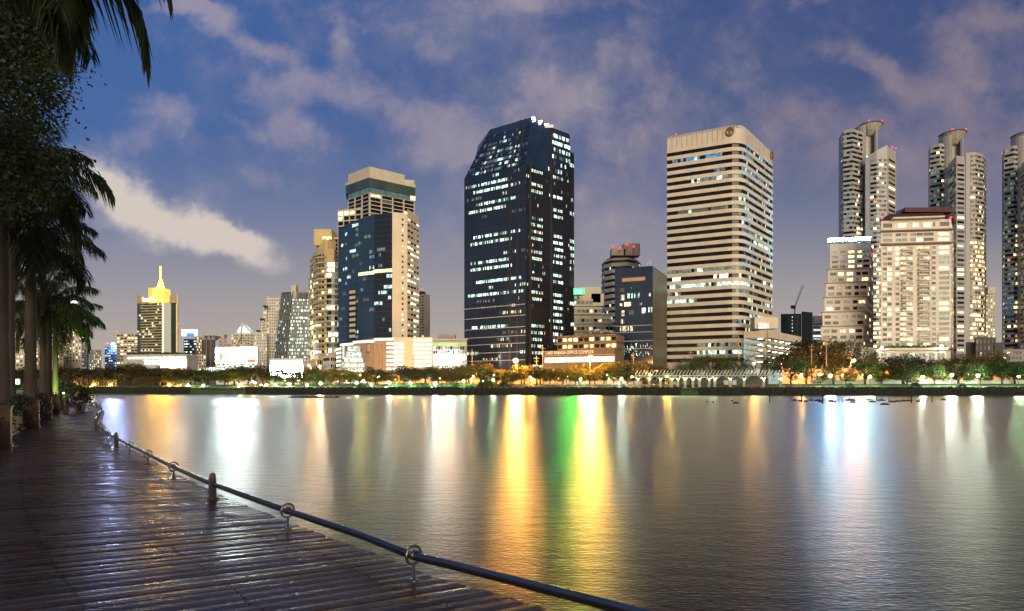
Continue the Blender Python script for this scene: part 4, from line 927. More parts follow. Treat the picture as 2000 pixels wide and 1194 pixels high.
# ---- white stepped tower with sign
b = Bld('white_setback_tower', 'white tower with stepped setbacks and glowing rooftop letters', 1650, 330, 'apartment tower', seed=81)
rr = b.rng; steps = [(1603, 1686, 637, 722, 330, 3), (1606, 1689, 609, 637, 331.5, 3), (1610, 1692, 580, 609, 333, 3), (1613, 1695, 552, 580, 334.5, 3), (1617, 1698, 525, 552, 336, 3), (1621, 1700, 474, 525, 337.5, 5)]
for i, (a, c, y1, y0, Y_, _) in enumerate(steps):
    A, B = XY(a, Y_ + 4), XY(c, Y_); E = XY(1706, 362); zlo = ZY(y0, Y_) if i else GZ; b.wall.prism([A, B, E, E * 1.05, A * 1.05], zlo + (.01 if i else 0), ZY(y1, Y_))
    nr = {0: 6, 5: 4}.get(i, 2); z1 = ZY(y1 + (3 if i < 5 else 12), Y_); z0 = ZY(y0 - (1 if i else 8), Y_)
    b.grid(A, B, z0, z1, 5, nr, .62, .52, .3, lambda i_, j_: (2 if i_ == 2 and i >= 4 else (rr.choice((3, 2)) if rr.random() < .14 else rr.choice((0, 0, 1, 5)))), cols=[(.05, .20), (.25, .38), (.46, .60), (.68, .79), (.82, .97)])
    b.grid(B, E, z0, z1, 6, nr, .4, .5, .0, wpick(rr, .2, (3, 2), .3), wall=False)
    if i: 
        g = MB(); u_ = (B - A).normalized(); n_ = Vector((u_.y, -u_.x)); g.fbox(XY(steps[i - 1][0], steps[i - 1][4] + 4), u_, n_, -.3, (c - a) / F * Y_ + .8, ZY(y0 + 1, Y_), ZY(y0 - .6, Y_), -1.5, .6); g.build('terrace_edge', brown, b.root)
A, B = XY(1617, 346), XY(1700, 342); u_ = (B - A).normalized(); n_ = Vector((u_.y, -u_.x)); text('SOMERSET LAKE POINT', mat('cyan_white_sign', (.7, .85, .9), .5, emis=(.12, .50, 1), es=320), b.root, A, B, ZY(472.5, 344), 2.35, .3, extr=.25)
fr = MB(); fr.fbox(A, u_, n_, 0, (B - A).length, ZY(473.6, 344), ZY(472.8, 344), -.3, 2.4)
for k in range(9): fr.fbox(A, u_, n_, k * 2.8, k * 2.8 + .15, ZY(475, 335), ZY(466, 335), -.5, -.3)
fr.build('sign_frame', metal, b.root); b.redlight(P3(1705, 496, 350), .6)
b.finish(white)
b = Bld('ramp_podium', 'low pale green ramp wall podium below the white stepped tower', 1690, 300, 'building'); b.mass([(1672, 300), (1680, 296), (1712, 306)], (681, 300), 18)
b.wall.fbox(XY(1680, 296), (XY(1712, 306) - XY(1680, 296)).normalized(), Vector((.5, -.8)), 0, 12, ZY(681, 298), ZY(678, 298), 0, .6); b.finish(mat('pale_green_render', (.40, .42, .33), .7))
# ---- big white apartment tower with maroon roof
b = Bld('maroon_roof_apartments', 'broad cream apartment tower with maroon hipped roof and balconies', 1788, 310, 'apartment tower', seed=82)
rr = b.rng; A, B, E = XY(1720, 312), XY(1857, 308), XY(1862, 330)
zt = ZY(429, 310); z1, z2 = ZY(451, 310), ZY(477, 310)
b.wall.prism([A, B, E, E * 1.08, A * 1.08], GZ, zt)
colA = [(.025, .085), (.095, .155), (.21, .265), (.285, .36), (.375, .455), (.52, .60), (.61, .695), (.725, .78), (.83, .97)]
zb = ZY(678, 310)
def pa(i, j):
    p_ = (.12, .4, .3, .45, .3, .12, .25, .15, .35)[i]
    return rr.choice((2, 3, 2, 3)) if rr.random() < p_ * (1.3 if j > 12 else .8) else rr.choice((0, 0, 1, 5) if i < 8 else (1, 5, 5))
b.grid(A, B, zb, z2 - .8, 9, 20, 1, .56, .35, pa, cols=colA)
b.grid(A, B, z2 + .8, z1 - .6, 9, 2, 1, .55, .35, lambda i, j: rr.choice((0, 1, 0, 2) if 3 <= i <= 6 else (0, 1)), cols=[(.03, .16), (.21, .29), (.30, .37), (.42, .50), (.51, .6), (.61, .75), (.82, .97)])
b.grid(A, B, z1 + .6, zt - .4, 7, 1, 1, .45, .35, lambda i, j: (0, 2, 2, 2, 0, 0)[i], cols=[(.03, .16), (.25, .37), (.46, .54), (.61, .73), (.745, .77), (.84, .97)])
b.grid(B, E, zb, zt - 2, 4, 24, .5, .5, .1, wpick(rr, .3, (2, 3), .2))
u_ = (B - A).normalized(); n_ = Vector((u_.y, -u_.x)); l = (B - A).length; g = MB()
for z in (z1, z2, zb - 1.2): g.fbox(A, u_, n_, -.5, l + .5, z - .45, z + .35, .3, 1.1)
g.build('cornice', mat('maroon_trim', (.12, .05, .04), .7), b.root)
hh = (z2 - .8 - zb) / 20
for j in range(20):
    z = zb + hh * j
    for (s0, s1) in ((.29, .45), (.53, .72)):
        m_ = MB(); m_.fbox(A, u_, n_, l * s0, l * (s0 + (s1 - s0) * .62), z + .1, z + .85, .36, 1.7); m_.fbox(A, u_, n_, l * (s0 + (s1 - s0) * .62), l * s1, z + .1, z + .3, .36, 1.2); m_.build('balcony', white, b.root)
g = MB(); r0 = [A - Vector((1.2, 1)), B + Vector((1.2, -1)), E + Vector((1, 2)), A * 1.08]; r1 = [XY(1737, 324), XY(1838, 322), XY(1838, 338), XY(1737, 338)]
g.prism(r0, zt + .01, ZY(416, 322), top=r1); g.box(P3(1806, 414, 328), (26, 8, 2.4)); g.build('roof', maroon, b.root)
g = MB(); g.fbox(XY(1744, 308.5), u_, n_, 0, 24, ZY(428, 309), ZY(425.5, 309), -2, .5); g.build('roof_parapet', white, b.root)
for px, py in ((1723, 426), (1857, 425)): b.redlight(P3(px, py, 306), .6)
b.finish(white)
b = Bld('planted_podium', 'white podium with planted roof edge below the maroon roofed tower', 1780, 290, 'building', seed=83)
A, B = XY(1716, 293), XY(1848, 288); u_ = (B - A).normalized(); n_ = Vector((u_.y, -u_.x)); l = (B - A).length; b.mass([(1716, 293), (1848, 288)], (681, 290), 15); b.wall.fbox(A, u_, n_, -.3, l + .5, ZY(684, 290), ZY(680, 290), 0, 1)
b.grid(A, B, ZY(707, 290), ZY(688, 290), 7, 1, .6, .8, .3, lambda i, j: rr.choice((5, 4, 5))); g = MB()
for _ in range(230): t = rr.random(); q = A.lerp(B, t); g.ball((q.x, q.y + rr.uniform(-.4, .8), ZY(680, 290) + rr.uniform(.1, 1.1)), rr.uniform(.25, .5), 5, 3)
g.build('roof_planting', mat('bright_hedge', (.06, .12, .03), .9), b.root); fl = MB(); fl.ball(P3(1839, 676, 286), .5, 8, 5); fl.build('floodlight', mat('facade_floodlight', ()), b.root); fl = MB(); fl.ball(P3(1722, 679, 289), .4, 8, 5); fl.build('floodlight', mat('facade_floodlight', ()), b.root)
b.finish(white)
# ---- three helmeted towers
def crowned(label, c, seed, wings, shaft, cone, slab):
    b = Bld('disc_topped_tower', label, c, 455, 'tower', 'three disc topped towers', seed=seed); rr = b.rng
    for wi, (pp, top_, flat) in enumerate(wings):
        pts = [XY(*p) for p in pp]; zt = ZY(top_, pts[0].y); b.wall.prism(pts + [pts[-1] * 1.05, pts[0] * 1.05], GZ, [zt + (flat * (i / (len(pts) - 1)) if flat else 0) for i in range(len(pts))] + [zt + (flat or 0), zt])
        e0 = pts[0].lerp(pts[1], .45 if len(pts) > 2 else .1); e1 = pts[-1] if wi else pts[-1]
        path = [e0] + pts[1:-1] + [pts[-2].lerp(pts[-1], .92)]
        nf = round((732 - top_ - 6) / 8.75)
        b.ribbon(path, ZY(735, 455), zt - 1.5 + min(flat or 0, 0), nf, .52, .3, 1.7, lambda j, n: [(rr.choice((2, 3, 2, 8)) if rr.random() < (.05 if (k < n * .7) ^ (wi == 1) else .35) * (1.5 if j < nf * .6 else .3) else rr.choice((0, 0, 0, 1, 5))) for k in range(n)])
    (x0, x1, ytop, Y_) = shaft; q = XY((x0 + x1) / 2, Y_); hw = (x1 - x0) / 2 / F * Y_; zt = ZY(ytop, Y_); sh = MB()
    cc = Vector((q.x, q.y + hw))
    for s_ in (-1, 1):                                        # two curved legs of the head, open between them
        an = [R(28 + 14 * k) for k in range(7)]
        ps = [cc + Vector((s_ * math.sin(a) * hw, -math.cos(a) * hw)) for a in an]; inner = [cc + Vector((s_ * math.sin(a) * hw * .82, -math.cos(a) * hw * .82)) for a in an]
        if s_ > 0: sh.prism(ps + inner[::-1], GZ, zt)
        else: sh.prism((ps + inner[::-1])[::-1], GZ, zt)
    bk2 = [Vector((q.x - hw * .95, q.y + hw * .8)), Vector((q.x + hw * .95, q.y + hw * .8)), Vector((q.x + hw * .9, q.y + hw * 1.3)), Vector((q.x - hw * .9, q.y + hw * 1.3))]
    sh.prism(bk2, GZ, zt - 6); sh.build('shaft', greytile, b.root)
    (cx, cw, cyt) = cone; qc = XY(cx, Y_ + 1); rad = cw / 2 / F * Y_; zc = ZY(cyt, Y_); cn = MB(); cn.lathe((qc.x, qc.y + hw - 2, zc), [(rad * .30, -rad * 1.0), (rad * .42, -rad * .95), (rad * .72, -rad * .55), (rad * .93, -rad * .12), (rad * 1.0, 0)], 24); cn.build('cone_head', mat('pale_metal_cone', (.42, .37, .27), .4, .2), b.root)
    ds = MB(); ds.lathe((qc.x, qc.y + hw - 2, zc + .01), [(rad * 1.05, 0), (rad * 1.07, .5), (rad * .9, .55)], 24); ds.build('disc', dgrey, b.root)
    for s_ in (-.6, .6): b.redlight((qc.x + s_ * rad, qc.y - rad * .3 + 1.5, zc + 1.2), .6)
    lp_ = MB(); lp_.fbox(Vector((q.x, q.y + hw * .8 - .02)), Vector((1, 0)), Vector((0, -1)), -.5, .5, ZY(shaft[4] if len(shaft) > 4 else 0, Y_) if 0 else zt - 26, zt - 22, .02, .5); lp_.build('shaft_lamp', lit('shaft_lamp', (1, .85, .5), 4, .1), b.root)
    if slab:
        pp, top_ = slab; pts = [XY(*p) for p in pp]; zt = ZY(top_, pts[0].y); mm = MB(); mm.prism(pts + [pts[-1] * 1.03, pts[0] * 1.03], GZ, zt); mm.build('front_fin', greytile, b.root); nf = round((732 - top_ - 12) / 8.75)
        b.grid(pts[-2], pts[-1], ZY(735, 440), zt - 5, 1, nf, .82, .5, .2, lambda i, j: rr.choice((2, 3, 0, 0, 1) if j < nf * .75 else (0, 0, 1)))
        b.grid(pts[0], pts[-2], ZY(735, 440), zt - 5, 4, nf, .85, .5, .2, lambda i, j: rr.choice((0, 0, 0, 1, 5)))
    return b
b = crowned('disc topped tower behind the white letters, its cone jutting right', 1690, 91,
    [([(1638, 470), (1648, 455), (1665, 452), (1686, 458)], 271, 0), ([(1690, 450), (1712, 446), (1733, 446)], 309, 8)], (1682, 1724, 242, 460), (1709, 42, 239), None)
b.wall.prism([XY(1733, 446), XY(1750, 456), XY(1750, 480), XY(1733, 478)], GZ, ZY(290, 450))
b.grid(XY(1733, 446), XY(1750, 456), ZY(735, 450), ZY(310, 450), 1, 48, .75, .5, .25, wpick(b.rng, .3, (2, 3), .2)); b.redlight(P3(1743, 288, 452), .6); b.redlight(P3(1750, 290, 456), .4); b.finish(greytile)
b = crowned('disc topped tower rising right behind the maroon roof', 1870, 92,
    [([(1813, 480), (1818, 466), (1835, 462), (1852, 464)], 298, 0), ([(1887, 462), (1905, 460), (1920, 464), (1926, 476)], 299, 0)], (1851, 1892, 262, 458), (1871.5, 44, 256), ([(1852, 456), (1868, 438), (1884, 440)], 322)); b.finish(greytile)
b = crowned('disc topped tower cut off by the right picture edge', 1975, 93,
    [([(1957, 480), (1962, 466), (1980, 462), (1996, 464)], 302, 0), ([(2030, 462), (2048, 460), (2062, 470)], 302, 0)], (1995, 2036, 262, 458), (2015, 44, 258), ([(1994, 456), (2012, 438), (2028, 440)], 322)); b.redlight(P3(1958, 300, 478), .6); b.finish(greytile)
b = block('far_cream_tower', 'far cream tower in the gap between two disc topped towers', 1921, 1943, 575, 700, cream, 5, 20, .45, (2, 3), .5, .5, 94, 705, red=(1936, 562), roof=(1924, 1939, 562)); b.finish(cream)
b = Bld('dark_stacked_house', 'dark flat roofed house of stacked boxes under the right towers', 1920, 300, 'house', seed=95)
b.mass([(1886, 302), (1905, 300)], (668, 300), 12); b.mass([(1903, 299), (1945, 298)], (659, 298), 12); b.mass([(1942, 297), (1960, 296)], (669, 296), 12); b.grid(XY(1905, 298.2), XY(1943, 297.5), ZY(712, 298), ZY(661, 298), 5, 4, .6, .6, .3, wpick(b.rng, .08, (4, 2), .3)); b.finish(dgrey)
b = block('low_pink_block', 'low pale block at the right edge below the cut off tower', 1958, 2010, 682, 300, grey, 7, 3, .15, (2, 3), .7, .45, 96, 715); b.finish(grey)
b = Bld('brown_hall', 'long brown flat walled hall behind the trees right of the pergola', 1590, 262, 'building', seed=97); b.mass([(1545, 266), (1638, 260), (1642, 266)], (703, 262), 14); b.wall.fbox(XY(1545, 266), (XY(1638, 260) - XY(1545, 266)).normalized(), Vector((-.1, -1)), 0, 20, ZY(705, 262), ZY(702, 262), 0, .5); b.finish(brown)
# ================================================================== FAR BANK: hedge, walls, fence
hedgem = mat('dark_hedge', (.012, .014, .007), .9, var=.6, sc=2, bump=.1)
def hedge(name, label, x0, x1, d0, d1, h, m_, step=3, amp=.35, leaf=True, seed=1):
    """low hedge along the bank: lumpy body plus leaf flakes"""
    rr = random.Random(seed); g = MB(); n = max(3, int((x1 - x0) / step)); sec = []
    for i in range(n + 1):
        px = x0 + (x1 - x0) * i / n; bank = d0 < 3; a = onbank(px, d0, 0 if bank else None); c = onbank(px, d1, 0 if bank else None); row = []
        for k, (t, hh) in enumerate(((0, .3), (.02, 1.7), (.22, 2.35 + h * .3), (.75, 2.4 + h * .3), (1, 2.3), (1, 1.6)) if bank else ((0, -.6), (0, h * .6), (.25, h), (.75, h), (1, h * .6), (1, -.6))):
            q = a.lerp(c, t); row.append((q.x + rr.uniform(-amp, amp) * .4, q.y + rr.uniform(-amp, amp) * .5, q.z + hh + (rr.uniform(-amp, amp) * .6 if 0 < k < 5 else 0)))
        sec.append(row)
    g.add([p for r_ in sec for p in r_], [(i * 6 + k, (i + 1) * 6 + k, (i + 1) * 6 + k + 1, i * 6 + k + 1) for i in range(n) for k in range(5)])
    nl = int((x1 - x0) * 2.2) if leaf else 0
    for _ in range(nl):
        px = rr.uniform(x0, x1); f_ = rr.random(); q = onbank(px, d0 + (d1 - d0) * f_ - .1, 0 if bank else None) + Vector((0, 0, (1.5 + f_ * 1.1 + rr.uniform(-1.1, .35)) if bank else h + rr.uniform(-.7, .25))); leafq(g, q, rr, .3)
    q = onbank((x0 + x1) / 2, d0); t = empty(name, tuple(q), label, 'hedge'); g.build('foliage', m_, t); return t
def leafq(g, q, rr, s_, flat=0):
    a = Vector((rr.gauss(0, 1), rr.gauss(0, 1), rr.gauss(0, 1) * (1 - flat))).normalized(); b_ = a.cross(Vector((rr.gauss(0, 1), rr.gauss(0, 1), rr.gauss(0, 1)))).normalized(); l = s_ * rr.uniform(.7, 1.3); w = l * .6
    g.add([q - a * l, q - b_ * w, q + a * l, q + b_ * w], [(0, 1, 2, 3)])
hedge('clipped_hedge', 'dark hedge along the water edge below the left woods', 150, 372, -.7, 2.2, .9, hedgem, seed=2)
hedge('clipped_hedge', 'dark hedge along the water edge under the pale podium buildings', 480, 905, -.7, 2.3, .75, hedgem, seed=3)
hedge('clipped_hedge', 'dark hedge along the water edge from dark tower to pergola', 908, 1330, -.7, 2.3, .8, hedgem, seed=4)
hedge('clipped_hedge', 'dark hedge along the water edge in front of the pergola', 1365, 1530, -.7, 2.3, .8, hedgem, seed=5)
hedge('clipped_hedge', 'long dark hedge along the water edge at far right', 1533, 2060, -.7, 2.3, .9, hedgem, seed=6)
hedge('low_shrub_row', 'leafy shrub row on the lawn below the green banded building', 760, 930, 16, 18, .9, mat('lawn_shrub', (.05, .11, .03), .9, var=.5, sc=1.5), seed=7)
struct(strip('embankment', 0, 1.5, 2.16, mat('stone_embankment', (.07, .06, .05), .9, var=.3)))
def wallrun(name, label, cat, x0, x1, d, z0, h, m_, th=.4, posts=0, rail=False):
    a, c = onbank(x0, d, z0), onbank(x1, d, z0); t = empty(name, tuple(a), label, cat); A, B = Vector((a.x, a.y)), Vector((c.x, c.y)); u_ = (B - A).normalized(); n_ = Vector((u_.y, -u_.x)); l = (B - A).length
    g = MB()
    if not rail: g.fbox(A, u_, n_, 0, l, z0, z0 + h, -th, 0); g.build('wall', m_, t); g = MB(); g.fbox(A, u_, n_, -.1, l + .1, z0 + h, z0 + h + .2, -th - .1, .1); g.build('coping', m_, t)
    else:
        for zz in (.3, .6, 1): g.fbox(A, u_, n_, 0, l, z0 + h * zz - .05, z0 + h * zz + .05, -.06, .0)
        g.build('rail', m_, t)
    for k in range(posts + 1 if posts else 0):
        p = MB(); p.fbox(A, u_, n_, l * k / posts - .15, l * k / posts + .15, z0, z0 + h * 1.15, -th - .05, .12); p.build('post', m_, t)
    return t
peach = mat('peach_boundary_wall', (.46, .27, .19), .8, var=.15, sc=.3)
wallrun('boundary_wall', 'long peach roadside wall glowing behind the right hand trees', 'wall', 1528, 1712, 60, GZ, 6.2, peach, posts=14)
wallrun('boundary_wall', 'peach roadside wall behind the trees below the maroon roofed tower', 'wall', 1716, 1858, 60, GZ, 5.4, peach, posts=10)
wallrun('boundary_wall', 'low peach wall section at far right behind twin park lamps', 'wall', 1862, 2060, 60, GZ, 3.2, peach, posts=12)
wallrun('boundary_wall', 'peach roadside wall between trunks below the parking podium', 'wall', 740, 1058, 58, GZ, 2.6, peach, posts=22)
wallrun('boundary_wall', 'pale roadside wall below the low office terrace', 'wall', 1064, 1252, 58, GZ, 2.2, mat('pale_wall', (.42, .36, .28), .8), posts=12)
wallrun('service_wall', 'grey green wall behind the lit pergola', 'wall', 1322, 1500, 32, GZ, 3.4, mat('grey_green_wall', (.12, .12, .09), .8), posts=8)
whitep = mat('white_parapet', (.55, .56, .5), .7, var=.12)
wallrun('white_parapet', 'low white parapet on the right bank under the park lamps', 'parapet', 1585, 1850, 27, GZ, 1.2, whitep, posts=16)
wallrun('white_parapet', 'low white parapet continuing to the right picture edge', 'parapet', 1853, 2060, 27, GZ, 1.1, whitep, posts=12)
wallrun('lawn_fence', 'thin rail fence along the lawn left of the pergola', 'fence', 1062, 1250, 18, 3.3, 1.2, metal, rail=True, posts=14)
hedge('undergrowth', 'dense dark undergrowth beneath the woods at far left', -20, 345, 20, 27, 4.2, mat('undergrowth_leaves', (.022, .022, .010), .9, var=.6, sc=.6), amp=1.2, seed=9)
# ================================================================== TREES
bark = mat('tree_bark', (.055, .042, .03), .9, var=.3, sc=3)
def fol(name, col, var=.6, sc=.5, rough=.8):
    m = mat(name, col, rough, var=var, sc=sc); t = m.node_tree; p = t.nodes['Principled BSDF']
    tr = t.nodes.new('ShaderNodeBsdfTranslucent'); mx = t.nodes.new('ShaderNodeMixShader'); mx.inputs[0].default_value = .4
    src = p.inputs['Base Color'].links[0].from_socket; t.links.new(src, tr.inputs[0])
    t.links.new(p.outputs[0], mx.inputs[1]); t.links.new(tr.outputs[0], mx.inputs[2]); t.links.new(mx.outputs[0], t.nodes['Material Output'].inputs[0]); return m
leafs = [fol('olive_foliage', (.115, .10, .016)), fol('dark_foliage', (.050, .050, .015)), fol('green_foliage', (.070, .110, .022))]
def make_tree(seed, lm, shape='round', nleaf=2600, leaf=.045, lumps=13):
    """unit tree: height 1, crown about 1 wide; scaled when placed"""
    rr = random.Random(seed); t = empty('park_tree', (0, 0, 0), 'x', 'tree'); tr = MB()
    h0 = (.24 + .05 * (seed % 3)) if shape == 'round' else .26; tr.tube([(0, 0, -.05), (.01, 0, h0 * .5), (-.01, .01, h0), (.02, 0, .62)], [.030, .024, .02, .007], 6)
    cent = []
    for k in range(lumps):
        a = rr.uniform(0, 6.28); r_ = rr.uniform(.05, .36) if shape == 'round' else rr.uniform(.15, .42); z = rr.uniform(.30, .92) - (r_ * .25 if shape == 'round' else r_ * .12)
        if shape != 'round': z = .68 + rr.uniform(-.1, .2) - r_ * .25
        c = Vector((math.cos(a) * r_, math.sin(a) * r_, z)); cent.append((c, rr.uniform(.11, .21)))
        tr.tube([(0, 0, h0 * rr.uniform(.75, 1)), c * .55 + Vector((0, 0, h0 * .35)), c], [.012, .009, .003], 5)
    tr.build('trunk', bark, t, True); g = MB()
    for _ in range(nleaf):
        c, r_ = rr.choice(cent); d = Vector((rr.gauss(0, 1), rr.gauss(0, 1), rr.gauss(0, .75))).normalized() * r_ * rr.uniform(.45, 1.12) ** .6
        leafq(g, c + d, rr, leaf * .5 * rr.uniform(.6, 1.3))
    g.build('crown', lm, t); return t
protos = [make_tree(1, leafs[0]), make_tree(2, leafs[1]), make_tree(3, leafs[2]), make_tree(4, leafs[0], 'flat'), make_tree(5, leafs[1], 'flat', 3000, .04, 17), make_tree(6, leafs[2], 'flat')]
used = set()
ZONES = [(0, 118, 'left of the palm trunks'), (118, 200, 'right of the palm trunks'), (200, 262, 'left of the golden hotel'), (262, 350, 'under the golden hotel'), (350, 420, 'left of the billboard'), (420, 505, 'under the billboard'),
    (505, 600, 'under the white lit hall'), (600, 660, 'under the tan balcony tower'), (660, 770, 'under the brown podium'), (770, 850, 'under the parking decks'), (850, 912, 'under the green banded building'),
    (912, 1062, 'under the dark glass tower'), (1062, 1200, 'under the office terrace letters'), (1200, 1300, 'under the navy box'), (1300, 1490, 'under the striped tower'), (1490, 1605, 'right of the pergola'),
    (1605, 1712, 'under the white setback tower'), (1712, 1860, 'under the maroon roofed tower'), (1860, 1930, 'under the middle disc tower'), (1930, 2100, 'at the far right edge')]
TL = [(8, 722, 60, 25, 1), (40, 716, 60, 30, 1), (85, 720, 60, 24, 1), (128, 712, 62, 34, 1), (160, 722, 50, 20, 1), (190, 713, 60, 30, 1), (214, 718, 44, 22, 1), (238, 709, 58, 30, 1), (262, 716, 44, 20, 0), (288, 712, 56, 28, 1), (312, 724, 40, 18, 0), (330, 720, 48, 26, 1),
    (352, 738, 30, 16, 0), (372, 722, 44, 26, 1), (396, 718, 46, 22, 1), (420, 724, 42, 24, 0), (446, 728, 36, 18, 0), (466, 716, 40, 26, 2), (492, 704, 64, 22, 1), (514, 718, 38, 24, 1), (538, 734, 26, 20, 2), (556, 738, 24, 18, 2), (574, 734, 28, 22, 0), (592, 730, 30, 24, 0), (612, 732, 30, 18, 2),
    (628, 728, 32, 26, 0), (648, 727, 34, 20, 0), (666, 731, 28, 26, 2), (684, 730, 32, 20, 0), (702, 726, 32, 24, 0), (722, 722, 30, 28, 0), (738, 714, 42, 22, 1), (762, 728, 30, 26, 0), (790, 711, 50, 22, 1), (812, 716, 34, 28, 0), (832, 712, 36, 20, 1), (856, 722, 32, 26, 0), (872, 732, 28, 18, 1), (893, 722, 34, 26, 0),
    (916, 712, 40, 22, 0), (938, 710, 44, 28, 0), (960, 716, 40, 20, 1), (982, 722, 34, 26, 0), (1002, 726, 34, 20, 0), (1024, 718, 42, 26, 0), (1048, 714, 44, 20, 1), (1074, 722, 36, 26, 1), (1100, 716, 44, 24, 0), (1124, 722, 36, 20, 0), (1152, 724, 40, 26, 0), (1180, 720, 38, 22, 0), (1198, 708, 44, 28, 0), (1226, 705, 46, 24, 0), (1254, 712, 38, 30, 0), (1280, 716, 34, 26, 0), (1306, 716, 36, 30, 1), (1328, 712, 40, 34, 1),
    (1392, 696, 54, 40, 4), (1545, 704, 54, 20, 5), (1575, 712, 46, 26, 2), (1602, 730, 34, 18, 2), (1628, 716, 40, 24, 2), (1652, 728, 30, 20, 0), (1690, 708, 54, 22, 2), (1722, 728, 28, 26, 2), (1765, 693, 66, 22, 4), (1772, 722, 40, 16, 2), (1800, 690, 56, 34, 1), (1825, 710, 44, 18, 2), (1846, 704, 34, 30, 0), (1872, 698, 44, 24, 0), (1900, 690, 50, 28, 0), (1915, 712, 38, 18, 2), (1936, 692, 46, 34, 0), (1958, 706, 40, 22, 2), (1982, 702, 44, 26, 2), (2004, 708, 40, 20, 2),
    (1562, 690, 60, 66, 4), (1600, 666, 76, 70, 4), (1640, 664, 74, 74, 4), (1668, 688, 60, 68, 4), (1534, 696, 50, 72, 4)]
TB = [(px + rg.uniform(-5, 5), 716 + rg.uniform(-5, 7), 40 + rg.uniform(-6, 8), 34 + rg.uniform(-3, 8), rg.choice((0, 1, 1))) for px in range(20, 500, 26)] + [(px + rg.uniform(-5, 5), 724 + rg.uniform(-5, 5), 36, 33 + rg.uniform(-3, 6), rg.choice((0, 0, 1, 2))) for px in range(545, 780, 24)] + [(px + rg.uniform(-5, 5), 717 + rg.uniform(-5, 6), 40, 36 + rg.uniform(-2, 5), rg.choice((0, 0, 1))) for px in range(780, 1345, 27)] + [(px + rg.uniform(-5, 5), 712 + rg.uniform(-6, 8), 44, 36, rg.choice((2, 2, 1, 0))) for px in range(1715, 2010, 30)]
TL += TB
kindw = {0: 'olive round tree', 1: 'dark round tree', 2: 'bright green tree', 3: 'olive spreading tree', 4: 'dark wide spreading tree', 5: 'green spreading tree'}
cnt = {}; order = ['first', 'second', 'third', 'fourth', 'fifth', 'sixth', 'seventh', 'eighth', 'ninth', 'tenth', 'eleventh', 'twelfth', 'thirteenth', 'fourteenth']
for (px, top, w, d, k) in sorted(TL):
    zn = next((z[2] for z in ZONES if z[0] <= px < z[1]), 'at the far right edge'); key = (k, zn); cnt[key] = cnt.get(key, 0) + 1
    q = onbank(px, d, None if d < 60 else GZ); H = ZY(top, q.y) - q.z; wd = w / F * q.y * rg.uniform(1.1, 1.5); H *= rg.uniform(.92, 1.16)
    o = protos[k] if k not in used else copy_tree(protos[k]); used.add(k)
    o.location = q; o.rotation_euler = (0, 0, rg.uniform(0, 6.28)); sxy = wd / (.92 if k in (3, 4, 5) else .82); o.scale = (sxy * rg.uniform(.92, 1.08), sxy, H)
    o['label'] = '%s %s, %s from the left' % (kindw[k], zn, order[cnt[key] - 1]); o['group'] = 'trees along the far bank'
for k, o in enumerate(protos):
    if k not in used:
        for ch in list(o.children): bpy.data.objects.remove(ch)
        bpy.data.objects.remove(o)
# small round shrubs
shr = []
def shrub():
    t = empty('round_shrub', (0, 0, 0), 'x', 'shrub', 'shrubs on the far bank'); rr = random.Random(77); g = MB()
    for _ in range(700): d = Vector((rr.gauss(0, 1), rr.gauss(0, 1), abs(rr.gauss(0, 1)))).normalized() * rr.uniform(.6, 1.05); leafq(g, d, rr, .11)
    g.build('foliage', mat('shrub_foliage', (.04, .065, .02), .85, var=.5, sc=1.5), t); s_ = MB(); s_.tube([(0, 0, -.3), (0, 0, .6)], .08, 5); s_.build('stem', bark, t); return t
sh0 = shrub()
for i, (px, d, r_, lab) in enumerate(((946, 12, 2.6, 'round dark shrub under the dark glass tower, left'), (958, 13, 2.2, 'round shrub beside the green park lamp'), (985, 11, 2.2, 'round shrub below the brightest orange lamp'), (705, 12, 1.5, 'small shrub below the brown podium'), (838, 11, 1.2, 'small shrub by the bright white park lamp'), (890, 13, 1.4, 'shrub below the green banded building'), (1345, 8, 1.0, 'low shrub at left end of pergola wall'), (1788, 9, 1.5, 'shrub in front of the white parapet, maroon tower side'), (1660, 10, 1.3, 'shrub in front of the peach wall'), (1878, 9, 1.3, 'bright shrub between the twin park lamps'))):
    o = sh0 if i == 0 else copy_tree(sh0); q = onbank(px, d); o.location = q; o.scale = (r_, r_, r_); o['label'] = lab
